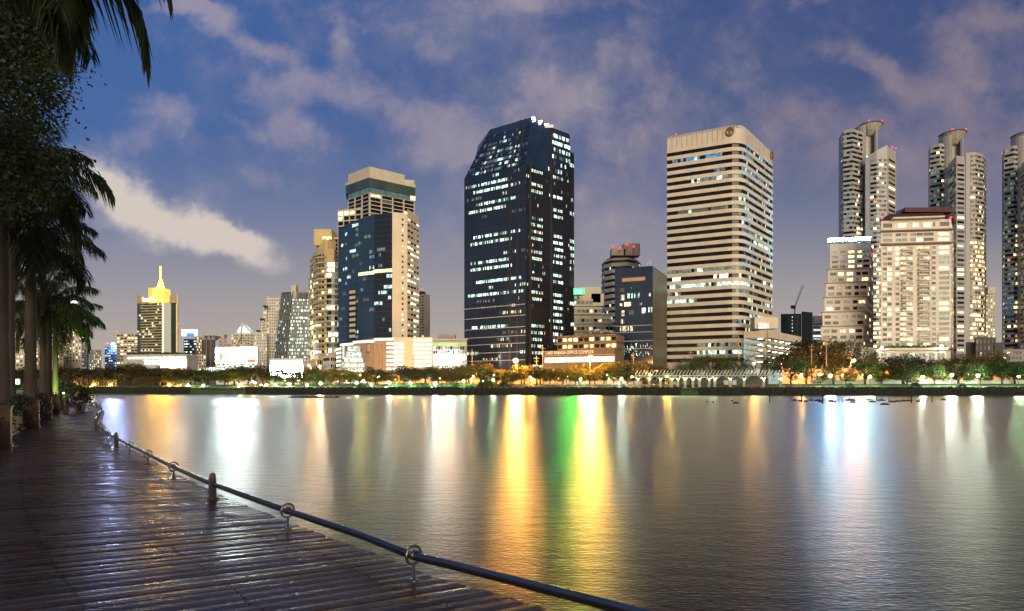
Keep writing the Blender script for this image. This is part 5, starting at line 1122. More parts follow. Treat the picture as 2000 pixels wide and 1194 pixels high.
# ---- palms: trunk, crownshaft, fronds
pbark = mat('palm_trunk_bark', (.070, .054, .038), .85, var=.3, sc=2.5, bump=.02)
pshaft = mat('palm_crownshaft', (.05, .075, .025), .5, var=.2)
pleaf = fol('palm_frond', (.045, .060, .020), .5, 1.2, .65)
pleafg = fol('palm_frond_green', (.065, .105, .025), .5, 1, .7)
def frond(g, base, az, el, ln, droop, rr, nl=46, lw=.026, ll=.95, curl=.0):
    """one feather leaf: curved rib with drooping leaflets on both sides"""
    pts = []; p = Vector(base); e_ = el
    for i in range(15):
        pts.append(p.copy()); d = Vector((math.cos(az) * math.cos(e_), math.sin(az) * math.cos(e_), math.sin(e_))); p = p + d * ln / 14; e_ -= droop / 14 * (.5 + i / 10)
        e_ = max(e_, -1.5)
    g.tube(pts, [.028 * ln / 3 * (1 - i / 16) for i in range(15)], 4)
    for k in range(nl):
        t = .12 + .88 * k / nl; f_ = t * 14; i = min(13, int(f_)); q = pts[i].lerp(pts[i + 1], f_ - i); tn = (pts[i + 1] - pts[i]).normalized()
        sd = tn.cross(Vector((0, 0, 1))); sd = sd.normalized() if sd.length > .05 else Vector((math.sin(az), -math.cos(az), 0)); L_ = ll * ln / 3 * (math.sin(math.pi * min(1, t * .85 + .12)) ** .6) * rr.uniform(.8, 1.1)
        for s_ in (-1, 1):
            d = (sd * s_ * .8 + tn * .55 + Vector((0, 0, rr.uniform(-.7, .05)))).normalized(); m1 = q + d * L_ * .5 + Vector((0, 0, -.03 * L_)); m2 = q + d * L_ * .95 + Vector((0, 0, -.5 * L_))
            wv_ = d.cross(Vector((rr.uniform(-.4, .4), rr.uniform(-.4, .4), 1))).normalized() * lw * ln / 3
            g.add([q - wv_ * .5, q + wv_ * .5, m1 + wv_, m2, m1 - wv_], [(0, 1, 2, 4), (4, 2, 3)])
def royal_palm(loc, H, r0, ln, label, seed, group, nf=21, leafm=None, nl=64, trunkm=None, lean=0, green=None):
    rr = random.Random(seed); t = empty('royal_palm', tuple(loc), label, 'palm tree', group); x, y, z = loc; tr = MB()
    prof = [(1.55, 0), (1.25, .04), (1.08, .12), (.95, .3), (1.0, .5), (.9, .7), (.72, .84)]
    pts = []; rad = []
    for i in range(25):
        f_ = i / 24; k = next(k for k in range(len(prof) - 1) if prof[k + 1][1] >= f_ * .84); a, b_ = prof[k], prof[k + 1]; w = (f_ * .84 - a[1]) / (b_[1] - a[1]); pts.append((x + lean * f_, y, z + H * .84 * f_)); rad.append(r0 * (a[0] + (b_[0] - a[0]) * w) * (1 + .015 * (-1) ** i))
    tr.tube(pts, rad, 14); tr.build('trunk', trunkm or pbark, t, True); cs = MB(); top = Vector((x + lean * 1.1, y, z + H)); cs.tube([pts[-1], (x + lean * 1.05, y, z + H * .9), tuple(top)], [r0 * .8, r0 * .72, r0 * .3], 12); cs.build('crownshaft', pshaft, t, True); g = MB()
    for i in range(nf): frond(g, top - Vector((0, 0, r0)), i * 2.4 + rr.uniform(-.2, .2), 1.3 - 1.75 * i / nf + rr.uniform(-.1, .1), ln * rr.uniform(.85, 1.1), 1.2 + .9 * (i / nf) + rr.uniform(-.15, .3), rr, nl)
    g.build('crown', leafm or pleaf, t); return t
DZ = .9                                     # boardwalk level
PL0, PLd = Vector((-12.9, 15.8)), Vector((-14.7, 21.7)).normalized()      # planter line
def pbed(px, Y): return Vector(((px - 1000) / F * Y, Y, DZ + .72))
GP = 'royal palms behind the boardwalk planter'
royal_palm(pbed(4, 20.5), 8.2, .20, 3.6, 'nearest royal palm trunk at the left picture edge', 1, GP)
royal_palm(pbed(60, 29), 7.6, .235, 3.25, 'thickest royal palm trunk, standing right of the edge one', 2, GP)
royal_palm(pbed(94, 37), 6.0, .20, 3.3, 'slimmer brown royal palm, third trunk from the left', 3, GP)
royal_palm(pbed(108.5, 43), 5.6, .17, 3.3, 'royal palm with green lit trunk, rightmost of the row', 4, GP, leafm=pleafg)
royal_palm(pbed(84, 36), 9.7, .17, 2.9, 'tall royal palm whose crown rises above the thick trunk', 5, GP)
royal_palm(pbed(20, 26), 9.6, .17, 3.6, 'royal palm half hidden behind the left edge trunk', 6, GP)
# near palm outside the frame whose fronds hang into the top left corner
t = empty('coconut_palm', (-10.4, 9.6, DZ + .7), 'big dark palm fronds hanging into the top left corner', 'palm tree'); rr = random.Random(12)
tr = MB(); top = Vector((-9.15, 9.6, 9.1)); tr.tube([(-10.4, 9.6, DZ + .7), (-10.1, 9.6, 5), tuple(top)], [.2, .15, .12], 12); tr.build('trunk', pbark, t, True); g = MB()
for az, el, ln, dr in ((.1, .2, 2.6, 1.9), (-.15, .6, 3.4, 2.5), (.3, 1.0, 4.6, 2.4), (.05, .75, 3.6, 3.0), (-.25, .95, 4.4, 2.7), (.4, .7, 4.3, 2.6), (0, 1.1, 4.8, 2.9), (.15, .45, 3.0, 2.2), (-.6, .5, 3.0, 2.2), (-1.0, .6, 3.2, 2.2), (1.2, .7, 3.2, 2), (2.2, .6, 3.2, 2), (3.2, .7, 3.2, 2), (4.2, .6, 3.2, 2), (-.1, 1.0, 3.6, 2.3), (.25, .15, 2.9, 2.1)):
    frond(g, top, az, el, ln, dr, rr, 80, .018, .75)
g.build('crown', pleaf, t)
# broadleaf tree top left
t = empty('broadleaf_tree', (-17.5, 14.6, DZ + .7), 'dark leafy tree filling the top left corner behind the palm fronds', 'tree'); rr = random.Random(5); tr = MB(); g = MB()
tr.tube([(-17.5, 14.6, DZ + .6), (-17.0, 14.8, 5), (-16, 15, 8.5)], [.35, .28, .2], 10)
for _ in range(44):
    px, py = rr.uniform(-80, 105), rr.uniform(-60, 400)
    if px > 70 and (py < 95 or py > 330): px -= 50
    if py > 330: px *= .8
    Y = rr.uniform(13.5, 16.5); c = P3(px, py, Y); tr.tube([(-16.6, 15, min(c.z, 7)), c.lerp(Vector((-16.5, 15, c.z)), .4) + Vector((0, 0, .3)), c], [.09, .05, .015], 5)
    for _ in range(620): d = Vector((rr.gauss(0, 1), rr.gauss(0, 1), rr.gauss(0, 1))) * .33; leafq(g, c + d, rr, .052)
tr.build('trunk', bark, t, True); g.build('crown', fol('broadleaf_foliage', (.045, .065, .018), .6, 2, .6), t)
# far bank palms
fp = None
for i, (px, top, d, lab) in enumerate(((1349, 705, 18, 'far palm left of the striped tower base'), (1368, 700, 22, 'far palm second from the left above the pergola'), (1422, 699, 20, 'bushy far palm in front of the striped tower middle'), (1455, 703, 18, 'far palm right of the tall utility pole'), (1498, 697, 20, 'far palm below the car park corner'), (1328, 708, 26, 'smallest far palm at the left of the palm group'))):
    q = onbank(px, d)
    if fp is None: fp = royal_palm((0, 0, 0), 1.0, .045, .78, 'x', 9, 'palms behind the pergola', nf=22, leafm=pleafg, nl=22); fp['_h'] = 1
    o = fp if i == 0 else copy_tree(fp); H = (ZY(top, q.y) - q.z) * .82; o.location = q; o.scale = (H * .8, H * .8, H); o.rotation_euler = (0, 0, i * 1.3); o['label'] = lab
# ================================================================== LAMPS
def lampmat(n, c=(), s_=0): return mat(n, (.8, .8, .8), .5, emis=c, es=s_)
sodium, parkl, parkw, lowl = lampmat('sodium_lamp', (1, .455, .09), 4300), lampmat('green_white_lamp', (.62, 1, .48), 1100), lampmat('white_park_lamp', (.85, 1, .82), 1900), lampmat('low_amber_lamp', (1, .50, .10), 4500)
pole_m = mat('painted_lamp_post', (.10, .10, .09), .5)
def lamp(px, py, d, m_, r_, lab, kind='park'):
    q = onbank(px, d, None if d < 60 else GZ); top = ZY(py, q.y); t = empty('street_lamp' if kind == 'road' else 'park_lamp', tuple(q), lab, 'street lamp' if kind == 'road' else 'park lamp', {'road': 'tall road lamps', 'park': 'park lamps on the far bank', 'low': 'low amber lamps at the left bank'}[kind]); p = MB()
    if kind == 'road':
        p.tube([q, (q.x, q.y, top - .3), (q.x, q.y - .5, top + .3), (q.x, q.y - 1.6, top + .35)], [.14, .09, .07, .05], 6); c = Vector((q.x, q.y - 2.0, top))
    else: p.tube([q, (q.x, q.y, top - r_ * .8)], [.09, .05], 6); p.lathe((q.x, q.y, q.z), [(.22, 0), (.2, .25), (.09, .4)], 8); c = Vector((q.x, q.y, top))
    p.build('post', pole_m, t); h = MB(); h.ball(c, r_, 10, 7, sz=.8); h.build('lamp_globe', m_, t, True)
    cp = MB(); cp.lathe((c.x, c.y, c.z + r_ * .82), [(r_ * .9, 0), (r_ * .5, r_ * .3), (.03, r_ * .4)], 8); cp.build('cap', pole_m, t)
lamp(1007, 705, 33, sodium, .78, 'brightest orange road lamp in front of the dark tower', 'road')
lamp(1152, 700, 33, sodium, .78, 'big orange road lamp beside the office terrace letters', 'road')
lamp(877, 710, 48, lampmat('soft_sodium_lamp', (1, .52, .2), 4500), .34, 'orange road lamp before the green banded building', 'road')
lamp(1662, 705, 45, lampmat('soft_sodium_lamp', ()), .4, 'orange road lamp under the white setback tower', 'road')
lamp(1469, 710, 40, lampmat('dim_sodium_lamp', (1, .47, .14), 2400), .3, 'small orange road lamp right of the striped tower pole', 'road')
lamp(627, 716, 50, lampmat('dim_sodium_lamp', ()), .34, 'orange road lamp at the foot of the tan balcony tower', 'road')
lamp(606, 714, 52, lampmat('dim_sodium_lamp', ()), .3, 'orange road lamp on the peach low block', 'road')
lamp(1280, 725, 40, lampmat('dim_sodium_lamp', ()), .25, 'small orange lamp behind the pergola left end', 'road')
lamp(1840, 728, 40, lampmat('dim_sodium_lamp', ()), .25, 'small orange lamp right of the maroon roofed tower trees', 'road')
for px, py, d, m_, r_, lab in ((626, 749, 10, parkw, .34, 'bright white park lamp below the tan balcony tower'), (697, 748, 12, parkl, .26, 'white park lamp below the brown podium'), (760, 747, 12, parkw, .26, 'white park lamp at the podium right corner'), (802, 748, 14, parkl, .2, 'small park lamp below the parking decks'),
        (850, 750, 8, parkw, .36, 'brightest white park lamp, left of the dark tower'), (905, 745, 14, parkl, .2, 'greenish park lamp near the dark tower left edge'), (944, 745, 14, parkl, .24, 'white park lamp under the dark tower left half'), (963, 742, 14, parkl, .24, 'green park lamp under the dark tower middle'), (1134, 741, 14, parkl, .24, 'green park lamp left of the white tent'), (1214, 740, 12, parkw, .27, 'bright green white park lamp left of the pergola'),
        (1622, 734, 10, parkw, .38, 'very bright park lamp under the white setback tower'), (1699, 736, 12, parkl, .32, 'park lamp left of the maroon roofed tower'), (1802, 737, 12, parkw, .26, 'park lamp under the maroon roofed tower'), (1859, 733, 11, parkw, .38, 'left one of the twin bright park lamps'), (1910, 734, 11, parkw, .38, 'right one of the twin bright park lamps'), (1990, 736, 11, parkl, .3, 'park lamp at the far right edge'),
        (367, 753, 16, parkl, .26, 'greenish park lamp above the low amber lamps, left'), (397, 753, 16, parkl, .28, 'green park lamp above the low amber lamps, right'), (467, 752, 16, parkl, .28, 'green park lamp below the billboard'), (538, 751, 16, parkl, .22, 'park lamp below the white lit hall left end'), (565, 751, 16, parkl, .26, 'yellow green park lamp below the white lit hall'), (335, 732, 24, parkl, .22, 'small greenish lamp between trees under the golden hotel'), (600, 752, 14, parkl, .18, 'small park lamp between shop hall and balcony tower'), (725, 751, 14, parkl, .18, 'small park lamp below the brown podium curve')):
    lamp(px, py, d, m_, r_, lab)
for px, py, lab in ((363, 763, 'leftmost low amber lamp on the grass bank'), (383, 763, 'brightest low amber lamp, second from left'), (408, 762, 'third low amber lamp on the grass bank'), (430, 761, 'fourth low amber lamp, furthest right of the row'), (244, 757, 'amber uplight glowing under the left woods'), (268, 760, 'amber uplight under trees left of golden hotel'), (307, 758, 'amber uplight beside the glowing round tree')): lamp(px, py, 8, lowl, .22, lab, 'low')
for px, py, lab in ((493, 745, 'amber lamp cluster left member under the big dark tree'), (498, 748, 'amber lamp cluster right member under the big dark tree'), (510, 752, 'amber lamp right of the big dark tree')): lamp(px, py, 18, lampmat('cafe_lamp', (1, .6, .3), 260), .26, lab, 'low')
for i, px in enumerate((745, 775, 830, 862, 920, 985, 1040, 1090)): lamp(px, 741, 46, lampmat('street_amber_lamp', (1, .50, .12), 4200), .24, 'small amber roadside lamp behind trees, %s of eight' % order[i], 'road')
for i, px in enumerate((1560, 1596, 1640, 1680, 1735, 1770, 1815, 1885, 1945)): lamp(px, 733, 50, lampmat('street_amber_lamp', ()), .3, 'small amber roadside lamp by the peach wall, %s of nine' % order[i], 'road')
for i, px in enumerate((560, 585, 650, 680, 712)): lamp(px, 744, 44, lampmat('street_amber_lamp', ()), .24, 'small amber roadside lamp before the podium row, %s of five' % order[i], 'road')
for i, px in enumerate((640, 672, 706, 742, 780, 925, 965, 1035, 1072, 1108, 1185, 1232, 1268, 1300)): lamp(px, 736 if i % 2 else 733, 31, lampmat('added_tree_lamp', (1, .53, .11), 3400), .26, 'amber lamp added among bank trees to brighten them, %s of fourteen' % (order + ['thirteenth', 'fourteenth'])[i], 'road')  # lamps added inside the tree belt to turn its leaves golden
for i, px in enumerate((150, 182, 215, 330, 352, 470, 520)): lamp(px, 752, 19, lampmat('woods_amber_lamp', (1, .48, .10), 3000), .22, 'amber ground light glowing in the left woods, %s of seven' % order[i], 'low')
# ---- utility poles with wires
pm = mat('utility_pole_concrete', (.30, .22, .13), .8, var=.1)
poles = [(922, 683, 'by the dark tower left edge'), (1048, 695, 'by the dark tower foot'), (1060, 676, 'by the dark tower right edge'), (1237, 688, 'before the navy box'), (1349, 684, 'at the striped tower left third'), (1443, 658, 'at the striped tower corner, tallest'), (1477, 680, 'at the striped tower right end'), (1585, 672, 'before the dark spreading trees'), (1614, 655, 'among the dark spreading trees'), (1727, 675, 'left of the planted podium'), (1832, 650, 'right on the planted podium'), (808, 693, 'before the parking decks')]
tops = []
for px, py, lab in poles:
    q = onbank(px, 44, GZ); zt = ZY(py, q.y); t = empty('utility_pole', tuple(q), 'concrete utility pole ' + lab, 'utility pole', 'utility poles along the road'); g = MB(); g.tube([q, (q.x, q.y, zt)], [.22, .15], 6); g.build('pole', pm, t)
    g = MB(); g.box((q.x, q.y, zt - 1), (2.4, .15, .15)); g.box((q.x, q.y, zt - 2.2), (1.8, .15, .15)); g.build('crossarm', pm, t); tops.append(Vector((q.x, q.y, zt - 1)))
ids = [4, 5, 6, 7, 8, 9, 10]; t = empty('overhead_wires', tuple(tops[4]), 'thin overhead wires strung between the poles on the right', 'wires'); 
for k in range(3):
    g = MB()
    for a, c in zip(ids, ids[1:]):
        A, B = tops[a], tops[c]; z = min(A.z, B.z) - k * 1.1
        g.tube([Vector((A.x + (B.x - A.x) * s_, A.y + (B.y - A.y) * s_ - .1, z - 1.4 * 4 * s_ * (1 - s_))) for s_ in [q / 8 for q in range(9)]], .035, 3)
    g.build('wire', black, t)
# ---- pergola
t = empty('pergola', tuple(onbank(1390, 8)), 'long white lit pergola of V struts and slanted rafters', 'pergola'); wm = mat('white_pergola_steel', (.62, .64, .58), .5)
colx = [1246, 1268, 1290, 1312, 1324, 1338, 1353, 1366, 1385, 1396, 1426, 1453, 1491, 1524]
for i, px in enumerate(colx):
    q = onbank(px, 6 if i % 2 else 8); zt = ZY(742, q.y); g = MB(); g.box((q.x, q.y, (q.z - .3 + zt) / 2), (.7, .7, zt - q.z + .3)); g.build('pillar', mat('pergola_pillar', (.30, .28, .2), .8), t)
    g = MB(); z2 = ZY(733.5, q.y)
    for dx_ in (-2.3, -1.1, 1.1, 2.3): g.tube([(q.x, q.y, zt), (q.x + dx_, q.y + (.5 if dx_ > 0 else -.5), z2)], .09, 5)
    g.build('strut', wm, t); l_ = MB(); l_.ball((q.x, q.y - .45, zt + .25), .14, 6, 4); l_.build('uplight', lampmat('pergola_uplight', (.85, 1, .6), 260 if i in (5, 8, 9, 12) else 110) if 0 else (lampmat('pergola_uplight_bright', (.9, 1, .6), 420) if i in (5, 8, 9, 12) else lampmat('pergola_uplight', (.75, 1, .5), 170)), t)
g = MB()
for d in (5, 9.5):
    a, c = onbank(1240, d), onbank(1530, d); g.tube([(a.x, a.y, ZY(734, a.y)), (c.x, c.y, ZY(733, c.y))], .14, 5)
g.build('beam', wm, t)
for k in range(44):
    px = 1241 + k * 6.6; a, c = onbank(px, 4), onbank(px + 5, 11); g = MB(); u_ = (Vector((c.x, c.y)) - Vector((a.x, a.y))); l = u_.length; u_.normalize(); n_ = Vector((u_.y, -u_.x))
    z0 = ZY(732.5, a.y); g.add([(a.x - .08, a.y, z0), (a.x + .08, a.y, z0), (c.x + .08, c.y, z0 + 1.5), (c.x - .08, c.y, z0 + 1.5), (a.x - .08, a.y, z0 + .3), (a.x + .08, a.y, z0 + .3), (c.x + .08, c.y, z0 + 1.8), (c.x - .08, c.y, z0 + 1.8)], [(3, 2, 1, 0), (4, 5, 6, 7), (0, 1, 5, 4), (1, 2, 6, 5), (2, 3, 7, 6), (3, 0, 4, 7)]); g.build('rafter', wm, t)
# ---- white tent, bins
t = empty('white_tent', tuple(onbank(1190, 24)), 'white canopy tent glowing green between trees left of pergola', 'tent'); q = onbank(1190, 24); g = MB()
g.add([(q.x - 2.6, q.y - 1.5, q.z + 2), (q.x + 2.6, q.y - 1.5, q.z + 2), (q.x + 2.6, q.y + 1.5, q.z + 2), (q.x - 2.6, q.y + 1.5, q.z + 2), (q.x, q.y, q.z + 3.1)], [(0, 1, 4), (1, 2, 4), (2, 3, 4), (3, 0, 4), (3, 2, 1, 0)]); g.build('canopy', white, t)
for sx in (-2.5, 2.5):
    for sy in (-1.4, 1.4): g = MB(); g.tube([(q.x + sx, q.y + sy, q.z), (q.x + sx, q.y + sy, q.z + 2)], .06, 5); g.build('leg', metal, t)
g = MB(); g.ball((q.x, q.y, q.z + 1.9), .15, 6, 4); g.build('bulb', lampmat('tent_bulb', (.7, 1, .6), 300), t)
for i, px in enumerate((1418, 1433)):
    q = onbank(px, 20); t = empty('white_bin', tuple(q), ('left' if i == 0 else 'right') + ' white box bin under the pergola', 'bin', 'white bins'); g = MB(); g.box((q.x, q.y, q.z + .8), (1.5, 1, 1.5)); g.build('body', whitep, t); g = MB(); g.box((q.x, q.y, q.z + 1.62), (1.6, 1.1, .14)); g.build('lid', whitep, t)
# ================================================================== FLOATING WEED, STAKES
weed = mat('dark_water_weed', (.03, .028, .02), .9, var=.4); rr = random.Random(3)
def mound():
    t = empty('weed_mound', (0, 0, 0), 'x', 'floating weed', 'floating weed mounds'); g = MB(); n = 14
    for _ in range(1): g.lathe((0, 0, 0), [(1, -.05), (.95, .12), (.75, .3), (.4, .42), (.05, .46)], n)
    g.v = [(x * (1 + rr.uniform(-.12, .12)), y, z + (rr.uniform(-.06, .06) if z > .2 else 0)) for x, y, z in g.v]; g.build('mat', weed, t, True); return t
m0 = mound(); ms = [(1381, 786, 3), (1393, 787, 3), (1430, 784, 5), (1437, 788.5, 14)] + [(1552 + k * 11, 783 + (k % 3), 9) for k in range(5)] + [(1598, 783, 14), (1603, 786, 10), (1622, 783, 12), (1626, 786, 14), (1661, 783, 18), (1665, 787, 14), (1698, 782, 12), (1704, 786, 13), (1721, 783, 14), (1728, 791, 17), (1742, 786, 13), (1754, 785, 12), (1766, 784, 12), (1775, 784, 10), (1842, 782, 10), (1793, 785, 6)]
for k, (px, py, w) in enumerate(ms):
    Y = CZ * F / (py - HZ); o = m0 if k == 0 else copy_tree(m0); q = XY(px, Y); o.location = (q.x, q.y, 0); s_ = w / 2 / F * Y; o.scale = (s_, s_ * 1.2, max(.55, s_ * .9)); o.rotation_euler = (0, 0, rr.uniform(-.2, .2))
    o['label'] = 'dark floating weed mound %s' % ('before the pergola, %s from left' % order[k] if k < 4 else ('right of the pergola, small, %s in its row' % order[k - 4] if k < 9 else 'on right lake, %s from left' % (order[k - 9] if k < 19 else ['eleventh', 'twelfth', 'thirteenth', 'fourteenth', 'fifteenth', 'sixteenth', 'seventeenth', 'eighteenth'][k - 19])))
def stake(px, py, h, lab):
    Y = CZ * F / (py - HZ); q = XY(px, Y); t = empty('wooden_stake', (q.x, q.y, 0), lab, 'stake', 'stakes in the lake'); g = MB(); g.tube([(q.x, q.y, -.3), (q.x + .05, q.y, h)], [.09, .07], 5); g.build('post', weed, t); g = MB(); g.box((q.x + .02, q.y, h * .8), (.5, .12, .12)); g.build('crosspiece', weed, t)
for px, py, h, lab in ((1503, 787, 1.4, 'tall stake left of the floating weed'), (1565, 786, 1.3, 'stake standing in the left weed patch'), (1606, 790, 1.5, 'dark stake before the blue reflection'), (1712, 783, 1.2, 'stake right of the flat weed raft'), (1780, 788, 1.4, 'stake at the end of the weed mounds'), (1820, 786, 1.5, 'lone stake right of the weed mounds')): stake(px, py, h, lab)
t = empty('net_frame', tuple(XY(1690, 103)) + (0,), 'row of thin sticks holding a net among the weed mounds', 'net frame'); g = MB()
for k in range(62):
    px = 1545 + k * 4.3 + rr.uniform(-1.5, 1.5); Y = CZ * F / (784.5 + rr.uniform(-1, 2) - HZ); q = XY(px, Y); g.tube([(q.x, q.y, -.1), (q.x + rr.uniform(-.1, .1), q.y, rr.uniform(.3, .75))], .03, 4)
g.build('stick', weed, t)['kind'] = 'stuff'
t = empty('weed_line', tuple(XY(612, 150)) + (0,), 'thin dark line of floating weed at left centre of the lake', 'floating weed'); g = MB()
for k in range(90):
    px = rr.gauss(612, 26); px = min(668, max(549, px)); Y = CZ * F / (777 + rr.uniform(-.6, .6) - HZ); q = XY(px, Y); g.lathe((q.x, q.y, 0), [(.5 * rr.uniform(.5, 1.4), -.02), (.4, .15), (.1, .3 * rr.uniform(.6, 1.5))], 6)
g.build('clump', weed, t)['kind'] = 'stuff'
# ================================================================== BOARDWALK
def bz(zr, pts): return [Vector(((x - 1000) / F * (F * (CZ - zr) / (y - HZ)), F * (CZ - zr) / (y - HZ))) for x, y in pts]
RZ = DZ + .2
rk = bz(RZ, [(1235, 1194), (900, 1108), (808, 1085), (700, 1044), (562, 998), (415, 945), (339, 912), (289, 887), (253, 869), (227, 855.5), (211, 845), (197.5, 834.5), (189, 826.5), (186.5, 818), (190.5, 809), (197, 800), (194, 793.6), (185, 788.5), (168, 786), (155, 784.5)])
rk = [rk[0] + (rk[0] - rk[1]) * 3, rk[0] + (rk[0] - rk[1]) * 1.2] + rk
def catmull(ps, n=10):
    out = []
    for i in range(len(ps) - 1):
        p0, p1, p2, p3 = ps[max(i - 1, 0)], ps[i], ps[i + 1], ps[min(i + 2, len(ps) - 1)]
        for k in range(n):
            t = k / n; out.append(.5 * ((2 * p1) + (p2 - p0) * t + (2 * p0 - 5 * p1 + 4 * p2 - p3) * t * t + (3 * p1 - p0 - 3 * p2 + p3) * t ** 3))
    return out + [ps[-1]]
rail = catmull(rk, 10)
arcl = [0]
for a, c in zip(rail, rail[1:]): arcl.append(arcl[-1] + (c - a).length)
def rat(s_):
    import bisect
    i = min(max(bisect.bisect(arcl, s_) - 1, 0), len(rail) - 2); f_ = (s_ - arcl[i]) / max(1e-6, arcl[i + 1] - arcl[i]); return rail[i].lerp(rail[i + 1], f_), (rail[i + 1] - rail[i]).normalized()
def nearest(p): return min(range(len(rail)), key=lambda i: (rail[i] - p).length)
# wet boards
def deckmat():
    m = bpy.data.materials.new('wet_deck_boards'); m.use_nodes = True; t = m.node_tree; p = t.nodes['Principled BSDF']
    def n(k): return t.nodes.new(k)
    tcn = n('ShaderNodeTexCoord'); at = n('ShaderNodeVertexColor'); at.layer_name = 'tone'
    mp = n('ShaderNodeMapping'); mp.inputs['Scale'].default_value = (1.2, 30, 1); mp.inputs['Rotation'].default_value = (0, 0, R(-22)); t.links.new(tcn.outputs['Object'], mp.inputs[0])
    gr = n('ShaderNodeTexNoise'); gr.inputs['Scale'].default_value = 1.4; gr.inputs['Detail'].default_value = 6; t.links.new(mp.outputs[0], gr.inputs[0])
    pd = n('ShaderNodeTexNoise'); pd.inputs['Scale'].default_value = 2.2; pd.inputs['Detail'].default_value = 7; pd.inputs['Roughness'].default_value = .65
    mp2 = n('ShaderNodeMapping'); mp2.inputs['Scale'].default_value = (.45, 1.5, 1); t.links.new(tcn.outputs['Object'], mp2.inputs[0]); t.links.new(mp2.outputs[0], pd.inputs[0])
    cr = n('ShaderNodeMix'); cr.data_type = 'RGBA'; cr.inputs[6].default_value = (.050, .026, .014, 1); cr.inputs[7].default_value = (.20, .105, .055, 1)
    mm = n('ShaderNodeMath'); mm.operation = 'MULTIPLY'; t.links.new(gr.outputs[0], mm.inputs[0]); t.links.new(at.outputs['Color'], mm.inputs[1]); t.links.new(mm.outputs[0], cr.inputs[0]); t.links.new(cr.outputs[2], p.inputs['Base Color'])
    r = n('ShaderNodeMapRange'); r.inputs[1].default_value = .40; r.inputs[2].default_value = .62; r.inputs[3].default_value = .15; r.inputs[4].default_value = .42; t.links.new(pd.outputs[0], r.inputs[0]); t.links.new(r.outputs[0], p.inputs['Roughness'])
    b = n('ShaderNodeBump'); b.inputs['Distance'].default_value = .004; b.inputs['Strength'].default_value = .7; t.links.new(gr.outputs[0], b.inputs['Height'])
    pn = n('ShaderNodeBump'); pn.inputs['Distance'].default_value = .006; pn.inputs['Strength'].default_value = .5; t.links.new(pd.outputs[0], pn.inputs['Height']); t.links.new(b.outputs[0], pn.inputs['Normal']); t.links.new(pn.outputs[0], p.inputs['Normal'])
    p.inputs['IOR'].default_value = 1.40
    return m
deck = MB(); tones = []; s_ = 0; rr = random.Random(8); total_l = arcl[-1]; nails = MB(); joists = MB()
while s_ < total_l - .3:
    p, tg = rat(s_); Yd = max(p.y, 0)
    th = R(29 - 22 * min(1, max(0, (Yd - 4) / 14))); pitch = .155 if Yd < 22 else .30
    d = Vector((-math.cos(th), -math.sin(th)))
    p2, tg2 = rat(s_ + pitch); th2 = R(29 - 22 * min(1, max(0, (max(p2.y, 0) - 4) / 14))); d2 = Vector((-math.cos(th2), -math.sin(th2)))
    nrm_ = Vector((tg.y, -tg.x)); off = rr.uniform(.155, .185); Ln = 6.5 if Yd > 3 else 5.0
    def edge(q, t_, dd, o_):        # push from the rail line out over the water along the board
        return q - dd * (o_ / max(.35, abs(dd.dot(Vector((t_.y, -t_.x))))))
    a0, a1 = edge(p, tg, d, off), edge(p2, tg2, d2, off); gap = .009 if Yd < 22 else .02; dirn = (a1 - a0).normalized()
    tilt = rr.uniform(-.005, .005); lift = rr.uniform(-.003, .003); tone = rr.uniform(.45, 1.35); nseg = 7 if Yd < 25 else 2; vs = []
    prof = ((0, -.03), (.0, -.004), (.07, -.0005), (.5, .0028), (.93, -.0005), (1, -.004), (1, -.03))
    for k in range(nseg + 1):
        f_ = k / nseg; q0 = a0 + d * Ln * f_; q1 = a1 + d2 * Ln * f_; w = (q1 - q0).length; g0 = gap / max(w, .01) / 2; wv_ = rr.uniform(-.0015, .0015)
        for (t_, z) in prof:
            tt = g0 + (1 - 2 * g0) * t_; q = q0.lerp(q1, tt); vs.append((q.x, q.y, DZ + z + lift + wv_ + tilt * (t_ - .5) * 2))
    m_ = len(prof); fs = [(k * m_ + i, k * m_ + i + 1, (k + 1) * m_ + i + 1, (k + 1) * m_ + i) for k in range(nseg) for i in range(m_ - 1)] + [tuple(range(m_))[::-1]]
    o0 = len(deck.v); deck.add(vs, fs); tones += [tone] * (len(deck.v) - o0)
    if Yd < 16:
        for f_ in (.10, .33, .56):
            for t_ in (.28, .72):
                q = (a0 + d * Ln * f_ * .62).lerp(a1 + d2 * Ln * f_ * .62, t_); nails.lathe((q.x, q.y, DZ + .003), [(.009, 0), (.009, .0025), (.002, .004)], 6)
    s_ += pitch
bo = deck.build('boardwalk', deckmat()); struct(bo)
ca = bo.data.color_attributes.new('tone', 'FLOAT_COLOR', 'POINT'); ca.data.foreach_set('color', [c for t_ in tones for c in (t_, t_, t_, 1)])
nl_ = nails.build('deck_screws', mat('rusty_screw', (.04, .02, .015), .6, .4)); nl_['kind'] = 'stuff'; tag(nl_, 'small dark screw heads fixing the boards of the walk', 'screws')
fas = MB(); n = len(rail)
side_pts = []
for i in range(n):
    tg = (rail[min(i + 1, n - 1)] - rail[max(i - 1, 0)]).normalized(); nn = Vector((-tg.y, tg.x)) * -1; side_pts.append(rail[i] + nn * .10)
vs = [(p.x, p.y, z) for p in side_pts for z in (DZ - .30, DZ - .04)]; fas.add(vs, [(2 * i, 2 * i + 2, 2 * i + 3, 2 * i + 1) for i in range(n - 1)]); struct(fas.build('boardwalk_edge', mat('edge_beam', (.04, .025, .018), .6)))
gb = MB(); gb.v = [(p.x, p.y, DZ - .06) for p in side_pts] + [(p.x - 9, p.y - 3, DZ - .06) for p in side_pts]; n2_ = len(side_pts); gb.f = [(i, i + 1, n2_ + i + 1, n2_ + i) for i in range(n2_ - 1)]; gb.m = [0] * (n2_ - 1); struct(gb.build('under_deck_shade', black))  # black sheet added below the boards to keep the gaps dark
